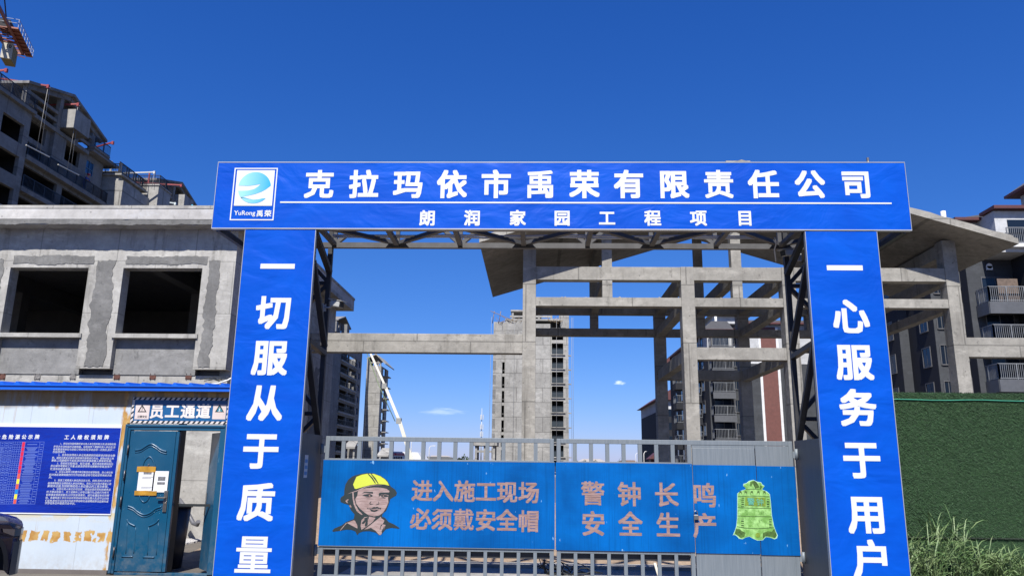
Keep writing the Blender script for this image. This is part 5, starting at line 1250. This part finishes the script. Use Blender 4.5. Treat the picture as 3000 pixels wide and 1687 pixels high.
def ra():
    t = thing('apartment_building', 'finished apartment building with brown striped white end wall behind the pavilion', 'apartment block', (32, 110, 0))
    L = {k: MB() for k in ('low', 'high', 'trim', 'front')}; W, Fm = MB(), MB(); zs = 14.4; zt = 19.2
    mass(L, 25.95, 52, 95, 128, zs, zt, 0, 0)
    mass(L, 22.05, 25.93, 99.5, 128, zs+2.0, zt, 0, 0)
    par, rl, bs = MB(), MB(), MB()
    for k in range(7):
        z = 17.0-FP*k
        if z < 0: break
        bs.box(22.2, 25.0, 97.9, 99.46, z-.25, z); par.box(22.15, 24.95, 97.82, 97.9, z-.85, z-.05); par.cut(); bs.cut(); railing(rl, (22.2, 97.95, z), (24.9, 97.95, z), 1.15, .17); railing(rl, (22.2, 97.95, z), (22.2, 99.4, z), 1.15, .2)
        win_front(W, Fm, 99.46, 22.7, 24.7, z+.05, z+2.2); win_front(W, Fm, 99.46, 25.25, 25.7, z+.5, z+2)
        for y in (102.2, 105, 108.5, 113, 117.5, 122): win_left(W, Fm, 22.05, y, y+1.4, z+.6, z+2.1)
    for y in (104, 115):
        for k in range(6):
            z = 17-FP*k; bs.box(20.6, 22.04, y, y+2.6, z-.9, z); bs.cut(); railing(rl, (20.65, y, z), (20.65, y+2.6, z), 1.1, .2); railing(rl, (20.65, y, z), (22, y, z), 1.1, .2)
    L['low'].build('lower_wall', CHAR, t); L['high'].build('upper_wall', CLADW, t); L['trim'].build('trim', WTRIM, t); L['front'].build('front_cladding', CLADG, t)
    ws = W.build_each('window', GLASS, t); Fm.build_each('window_frame', WFRAME, ws); bs.build_each('balcony', CHAR, t); par.build_each('parapet', PARA, t); rl.build_each('railing', RAILW, t)
    b = MB(); b.box(27.55, 29.4, 94.9, 94.972, 0, zt-.3); b.build('brown_stripe', BROWN, t)
    b = MB(); b.box(27.25, 27.548, 94.88, 94.974, 0, zt-.3); b.box(29.402, 29.7, 94.88, 94.974, 0, zt-.3); b.box(25.7, 26.2, 94.9, 94.974, 0, zs) if False else None; b.build('stripe_edge', WTRIM, t)
    b = MB(); b.tube([(30.15, 94.8, 0), (30.15, 94.8, zs-.5)], .1, 8); b.build('drain_pipe', MATS['galvanised_rail'], t)
    b = MB(); b.box(25.4, 52, 94.4, 128.5, zt+.02, zt+.25); b.box(21.4, 25.38, 98.9, 128.5, zt-.1, zt+.15); b.build('eave', ROOFR, t)
    b = MB(); b.box(25.5, 52, 94.5, 128.4, zt+.26, zt+.5); b.prism([(21.4, zt+.16), (25.38, zt+.16), (24.6, zt+1.2), (22.6, zt+1.2)], 'y', 99, 128); b.build('roof', ROOFG, t)
    b = MB(); b.box(23.2, 27.6, 101, 108, zt+1.25, zt+2.2); b.prism([(22.6, zt+2.2), (28.2, zt+2.2), (25.4, zt+2.9)], 'y', 100.5, 108.5); b.build('roof_tower', CLADW, t)
    b = MB()
    for x in (23.3, 27.0): b.tube([(x, 99.6, zt+.2), (x, 99.6, zt+2.4)], .18, 8); b.cut()
    b.build_each('chimney', WTRIM, t)
    b = MB(); b.prism([(19.9, zt-1.2), (22.04, zt-1.2), (22.04, zt+.6)], 'y', 124, 128.6); b.build('tower_eave', ROOFR, t)
ra()
def rc():
    t = thing('apartment_building', 'far narrow apartment building with dark red hip roof beside the rear column', 'apartment block', (32, 185, 0))
    b = MB(); b.box(26.8, 40, 170, 200, 0, 14.2); b.build('lower_wall', CHAR, t); b = MB(); b.box(26.8, 40, 170, 200, 14.22, 16.4); b.build('upper_wall', CLADW, t)
    b = MB(); b.prism([(25.8, 16.45), (41, 16.45), (36, 18.6), (29, 18.6)], 'y', 169, 201); b.build('roof', ROOFR, t)
    b = MB()
    for k in range(5): b.box(26.75, 26.79, 172, 174, 1.5+FP*k, 3+FP*k); b.box(28, 29.4, 169.96, 169.99, 1.5+FP*k, 3+FP*k)
    b.build('window', GLASS, t)
rc()

# ------------------------------------------------------------------ small far things under the arch
def P2(x, y, Y): a = pix(x, y, Y); return Vector((a[0], Y, a[1]))
pt = thing('concrete_pump', 'white folding concrete pump boom rising on a truck behind the left gate leaf', 'pump truck', (P2(1210, 1370, 120).x, 120, 0))
p = [P2(1086, 1036, 126), P2(1128, 1130, 124), P2(1170, 1232, 122), P2(1207, 1350, 120)]
b = MB()
CREAM = flat('cream_boom_paint', (.42, .4, .33), .5)
for (a, e, w_, v_) in ((0, 1, .2, .32), (1, 2, .32, .44), (2, 3, .42, .55)): b.bar(p[a], p[e], w_, v_, (1, 0, 0))
b.bar(p[3], (p[3].x+.3, 120, 1.6), .9); b.build('boom', CREAM, pt)
b = MB(); q = Vector((-.45, -.6, -.1)); b.tube([p[0]+q, p[1]+q*1.6, p[2]+q*1.2], .06, 6); b.build('hose', flat('green_hose', (.14, .2, .08), .5), pt)
b = MB()
for a in (p[1], p[2]): b.box(a.x-.45, a.x+.3, a.y-.4, a.y+.4, a.z-.45, a.z+.4); b.cut()
b.build_each('joint', flat('boom_joint', (.3, .3, .28), .5), pt)
b = MB(); X = p[3].x; b.box(X-5, X+4, 118.8, 121.2, .9, 1.6); b.box(X+4.05, X+6, 118.8, 121.2, .7, 2.4); b.build('truck_body', CREAM, pt)
for k in (-4, -2.6, 1, 4.8):
    b = MB(); b.tube([(X+k, 118.7, .5), (X+k, 121.3, .5)], .5, 14); b.build('wheel', BLACK, pt)
# telecom mast
t = thing('telecom_mast', 'slim white telecom mast with antennas left of the tower block', 'mast', (P2(1412, 1370, 330).x, 330, 0))
a = P2(1412, 1195, 330); b = MB(); b.tube([(a.x, 330, 0), (a.x, 330, a.z)], [.4, .08], 8); MASTG = flat('mast_grey', (.5, .52, .54), .5); b.build('pole', MASTG, t)
b = MB()
for zz in (3.5, 7.5, 10.5):
    for k in range(3): an = 2.1*k+.4; b.box(a.x+.6*math.cos(an)-.15, a.x+.6*math.cos(an)+.15, 330+.6*math.sin(an)-.15, 330+.6*math.sin(an)+.15, a.z-zz-1.3, a.z-zz+.8); b.cut()
b.build_each('antenna', MASTG, t)
# small frame kiosk, canopy huts
def kiosk():
    Y = 110; c = [P2(1390, 1288, Y), P2(1452, 1345, Y)]; x0, x1 = c[0].x, c[1].x; zt = c[0].z
    t = thing('concrete_kiosk', 'small open concrete kiosk frame at the foot of the tower block', 'kiosk', ((x0+x1)/2, Y+2, 0))
    b = MB(); b.box(x0-.2, x1+.2, Y-.3, Y+4.3, zt-.75, zt); b.build('roof', CONF, t)
    b = MB()
    for x in (x0+.1, (x0+x1)/2-.2, x1-.4):
        for y in (Y, Y+3.7): b.box(x, x+.3, y, y+.3, 0, zt-.76)
    b.box(x0+.1, x1-.1, Y+.05, Y+.2, zt-1.7, zt-1.4); b.build('frame', CONF, t)
    b = MB(); b.box(x0+.12, x0+1.0, Y+.02, Y+.3, 0, 1.8); b.box(x1-1.1, x1-.4, Y+.02, Y+.3, 0, 1.8); b.build('wall', CONF, t)
kiosk()
for (lab, cx0, cy0, cx1, cy1, Y) in (('small concrete hut with sloping white roof behind the first gate bars', 1006, 1283, 1040, 1308, 100), ('small concrete hut with flat white canopy left of the red fascia building', 1104, 1312, 1138, 1333, 140)):
    a, e = P2(cx0, cy0, Y), P2(cx1, cy1, Y); t = thing('concrete_hut', lab, 'hut', ((a.x+e.x)/2, Y+1.5, 0), 'small huts inside the site')
    b = MB(); b.poly([(a.x, Y, e.z), (e.x, Y, e.z), (e.x, Y+2.5, a.z+.1), (a.x+.5, Y+2.5, a.z+.1)]); b.poly([(a.x, Y, e.z-.25), (e.x, Y, e.z-.25), (e.x, Y, e.z), (a.x, Y, e.z)]); b.poly([(a.x, Y, e.z-.25), (e.x, Y, e.z-.25), (e.x, Y+2.5, a.z-.15), (a.x+.5, Y+2.5, a.z-.15)]); b.poly([(e.x, Y, e.z-.25), (e.x, Y, e.z), (e.x, Y+2.5, a.z+.1), (e.x, Y+2.5, a.z-.15)])
    b.build('roof', CONF, t)
    b = MB()
    for x in (a.x+.1, e.x-.3): b.box(x, x+.22, Y+.3, Y+.52, 0, e.z-.2)
    b.box(a.x+.1, e.x-.1, Y+2.2, Y+2.4, 0, e.z+.2); b.build('wall', CONF, t)
Y = 230; a, e = P2(1138, 1322, Y), P2(1236, 1352, Y)
t = thing('white_building', 'low white building with a red fascia sign far behind the gate', 'building', ((a.x+e.x)/2, Y+6, 0))
b = MB(); b.prism([(a.x, 0), (e.x, 0), (e.x, a.z-2.0), (a.x+8.6, a.z-.1), (a.x, a.z+.1)], 'y', Y, Y+14); b.build('wall', flat('white_render', (.72, .74, .76), .7), t)
f0, f1 = P2(1148, 1326, Y-.2), P2(1184, 1333, Y-.2); b = MB(); b.box(f0.x, f1.x, Y-.25, Y-.02, f1.z, f0.z); fs = b.build('fascia_sign', flat('crimson_sign', (.42, .02, .06), .5), t)
b = MB()
for k in range(2): b.box(f0.x+1.3, f1.x-.1, Y-.27, Y-.255, f1.z+.12+.32*k, f1.z+.3+.32*k)
b.box(f0.x+.3, f0.x+.8, Y-.27, Y-.255, f1.z+.15, f1.z+.55); b.build('sign_print', flat('faint_print', (.6, .3, .32), .6), fs)
b = MB()
for k in range(6): q_ = P2(1150+5*k, 1337, Y); b.box(q_.x, q_.x+.3, Y-.06, Y-.01, q_.z-1.0, q_.z+.0)
b.build('window', GLASS, t)
Y = 260; a, e = P2(1232, 1336, Y), P2(1340, 1352, Y); b = MB(); b.prism([(a.x, 0), (e.x, 0), (e.x, e.z+.9), (a.x+9, a.z), (a.x, a.z)], 'y', Y, Y+12); tag(b.build('grey_shed', flat('shed_grey', (.12, .125, .13), .7)), 'low dark grey shed roof beyond the gate beside the white building', 'shed')
def lamp(lab, px, py, Y, sgn):
    a = P2(px, py, Y); t = thing('street_lamp', lab, 'street lamp', (a.x, Y, 0), 'far street lamps')
    b = MB(); b.tube([(a.x, Y, 0), (a.x, Y, a.z-.5), (a.x+.3*sgn, Y, a.z), (a.x+1.2*sgn, Y, a.z+.1)], [.12, .1, .08, .06], 6); b.build('pole', WTRIM, t)
    b = MB(); b.box(a.x+1.2*sgn-.4, a.x+1.2*sgn+.4, Y-.2, Y+.2, a.z+.02, a.z+.18); b.build('lamp_head', WTRIM, t)
lamp('white street lamp above the grey shed beyond the left gate leaf', 1258, 1306, 200, 1)
lamp('white street lamp beside the rear column beyond the right gate leaf', 1886, 1322, 190, 1)
lamp('grey street lamp left of the rear column, farther away', 1862, 1327, 260, 1)
lamp('slim white street lamp close to the pump boom', 1206, 1290, 230, 1)
def tree(lab, px, py, Y, w_, seed):
    a = P2(px, py, Y); t = thing('broadleaf_tree', lab, 'tree', (a.x, Y, 0), 'far trees'); r = random.Random(seed); h = a.z
    b = MB(); b.tube([(a.x, Y, 0), (a.x+.1, Y, h*.45), (a.x-.1, Y, h*.8)], [.22, .16, .06], 7)
    for k in range(6): an = k*1.05; b.tube([(a.x, Y, h*.35+.1*k), (a.x+w_*.4*math.cos(an), Y+w_*.3*math.sin(an), h*.6+.1*k)], [.09, .03], 5)
    b.build('trunk', flat('bark', (.08, .06, .045), .9), t)
    b = MB()
    for _ in range(900):
        u, v, q_ = r.gauss(0, .42), r.gauss(0, .42), r.gauss(0, .4)
        c = Vector((a.x+u*w_*.55*(1.25-max(0, q_)), Y+v*w_*.5, h*.62+q_*h*.36)); s_ = r.uniform(.12, .28); d1 = Vector((r.uniform(-1, 1), r.uniform(-1, 1), r.uniform(-1, 1))).normalized()*s_; d2 = d1.cross(Vector((r.uniform(-1, 1), r.uniform(-1, 1), r.uniform(-1, 1)))).normalized()*s_*.7
        b.poly([c-d1, c-d2, c+d1, c+d2])
    b.build('crown', flat('tree_leaf', (.035, .06, .022), .8, 0, .5, 2), t)
tree('rounded dark green tree left of the concrete kiosk', 1360, 1334, 170, 5, 1)
for k, (px, w_) in enumerate(((1690, 5), (1712, 7), (1745, 5), (1815, 6), (1830, 5))): tree('small dark tree on the far horizon between the gate bars', px, 1347, 420, w_, 20+k)
b = MB(); a = P2(1914, 1328, 150); b.box(a.x-.6, a.x+1.6, 149, 152, 0, a.z-1.0); b.prism([(a.x-1.1, a.z-1.0), (a.x+2, a.z-1.0), (a.x+.4, a.z+.2)], 'y', 148.4, 152.6)
tag(b.build('guard_hut', ROOFR), 'tiny brown pointed-roof hut beside the rear pavilion column', 'hut')
for lab, px, Y, w_, h_ in (('far pale building with a red roof on the horizon', 1738, 520, 22, 9), ('far brown blocky building on the horizon', 1845, 560, 16, 9), ('far pale building between gate bars beside the tree', 1290, 420, 16, 8.5)):
    a = P2(px, 1350, Y); b = MB(); b.box(a.x-w_/2, a.x+w_/2, Y, Y+14, 0, h_-3); b.prism([(a.x-w_/2, h_-3), (a.x+w_/2, h_-3), (a.x+w_*.2, h_-.5), (a.x-w_*.3, h_-.5)], 'y', Y+.2, Y+13.8)
    tag(b.build('far_building', flat('far_brown', (.22, .15, .12), .8) if 'brown' in lab else flat('far_pale', (.5, .46, .44), .8)), lab, 'building', 'far buildings on the horizon')

# ------------------------------------------------------------------ parked car at lower left
def car():
    YS, YE, XN = 0.0, 1.86, 0.0                       # local: nose at x = 0, near flank at y = 0
    nx_, nz_ = pix(48, 1590, 9.5); RM = Matrix.Rotation(rad(84), 4, 'Z'); NOSE = Vector((nx_, 9.5, 0)) - RM @ Vector((-.36, 0, 0))
    def put(mb, *args):
        mb.v = [tuple(NOSE + RM @ Vector(v)) for v in mb.v]; return mb.build(*args)
    t = thing('parked_car', 'dark blue car parked with its nose towards the stained panel wall', 'car', (nx_-.9, 8.0, 0))
    PNT = NT('dark_blue_paint').done((.006, .01, .05), .12, .35, .7)
    prof = [(0, .40), (.02, .62), (-.01, .76), (-.06, .85), (-.2, .93), (-.5, .99), (-1.2, 1.07), (-2.1, 1.55), (-2.6, 1.64), (-3.6, 1.6), (-4.3, 1.2), (-4.6, 1.0), (-4.65, .4)]
    WC = (-.93, -3.65); R_ = .36; Ra = .43
    bot = []
    for c in (WC[1], WC[0]): bot += [(c-Ra*math.cos(a), .33+Ra*math.sin(a)) for a in [math.pi*i/16 for i in range(17)]]
    P = prof + [(-4.6, .28)] + bot + [(-.04, .27)]
    def inset(o, R=.46): return 0 if o >= R else R-math.sqrt(max(0, R*R-(R-o)**2))
    m = MB(); n = len(P); rings = []
    offs = (0, .02, .05, .1, .18, .3, .46)
    for o, side in [(o, 0) for o in offs] + [(o, 1) for o in offs[::-1]]:
        rings.append(len(m.v)); lo = inset(o)*.92
        drop = .16*max(0, 1-o/.3)**2
        for (x, z) in P:
            x2 = max(min(x, XN-lo), -4.65+lo*.6) if z > .3 or x > -.3 else min(x, XN-lo)
            z2 = z-(drop if z > .72 else 0); tumble = max(0, z-1.02)*.45
            y = YS+o+tumble*(1-o/.46) if side == 0 else YE-o-tumble*(1-o/.46)
            m.v.append((x2, y, z2))
    for a, e in zip(rings, rings[1:]):
        for i in range(n): m.f.append((a+i, a+(i+1) % n, e+(i+1) % n, e+i)); m.sm.append(True)
    for k in (rings[0], rings[-1]): m.f.append(tuple(range(k, k+n))); m.sm.append(False)
    put(m, 'body', PNT, t)
    def strip(mb, z0, z1, off=.006, os_=(0, .02, .05, .1, .18, .3)):   # a band wrapped round the front corner
        for o0, o1 in zip(os_, os_[1:]):
            q = lambda o: (XN-inset(o)*.92+off, YS+o-off)
            a, e = q(o0), q(o1); mb.poly([(a[0], a[1], z0), (e[0], e[1], z0), (e[0], e[1], z1), (a[0], a[1], z1)], True)
    b = MB(); strip(b, .70, .78); b.poly([(-.42, -.006, .70), (-.42, -.006, .78), (-.62, -.006, .80), (-.6, -.006, .76)]); put(b, 'headlight', NT('headlight_glass').done((.2, .21, .23), .1, .3, .8), t)
    b = MB(); strip(b, .26, .64, .008); put(b, 'bumper', flat('bumper_reflection_grey', (.1, .1, .11), .3), t)  # grey colour stands in for the white wall reflected on the corner
    for c in WC:
        for ys_, d in ((YS+.03, 1), (YE-.25, -1)):
            b = MB(); b.tube([(c, ys_, .36), (c, ys_+.03, .36), (c, ys_+.19, .36), (c, ys_+.22, .36)], [.3, R_, R_, .3], 28); wh = put(b, 'wheel', flat('tyre_rubber', (.015, .015, .016), .8), t)
            b = MB()
            for k in range(5):
                a = k*2*math.pi/5; b.bar((c, ys_-.01, .36), (c+.25*math.cos(a), ys_-.01, .36+.25*math.sin(a)), .05, .03, (0, 1, 0))
            b.tube([(c, ys_-.02, .36), (c, ys_+.02, .36)], .06, 12); put(b, 'rim', flat('grey_rim', (.2, .2, .21), .35, .8), wh)
    for c in WC:
        ra_, rb_ = Ra+.05, Ra-.01; b = MB()
        pts = [(c+ra_*math.cos(a), .33+ra_*math.sin(a)) for a in [math.pi*i/16 for i in range(17)]] + [(c+rb_*math.cos(a), .33+rb_*math.sin(a)) for a in [math.pi*(16-i)/16 for i in range(17)]]
        b.prism(pts, 'y', YS-.008, YS+.05); put(b, 'wheel_arch', flat('black_arch_trim', (.02, .022, .028), .5), t)
    b = MB(); b.box(-4.4, -.4, YS+.3, YE-.3, .3, .75); put(b, 'underbody', BLACK, t)
    b = MB(); b.prism([(-1.4, 1.15), (-2.15, 1.48), (-3.5, 1.5), (-4.0, 1.18)], 'y', YS+.12, YS+.3); put(b, 'side_window', GLASS, t)
car()
scn.render.film_transparent = False
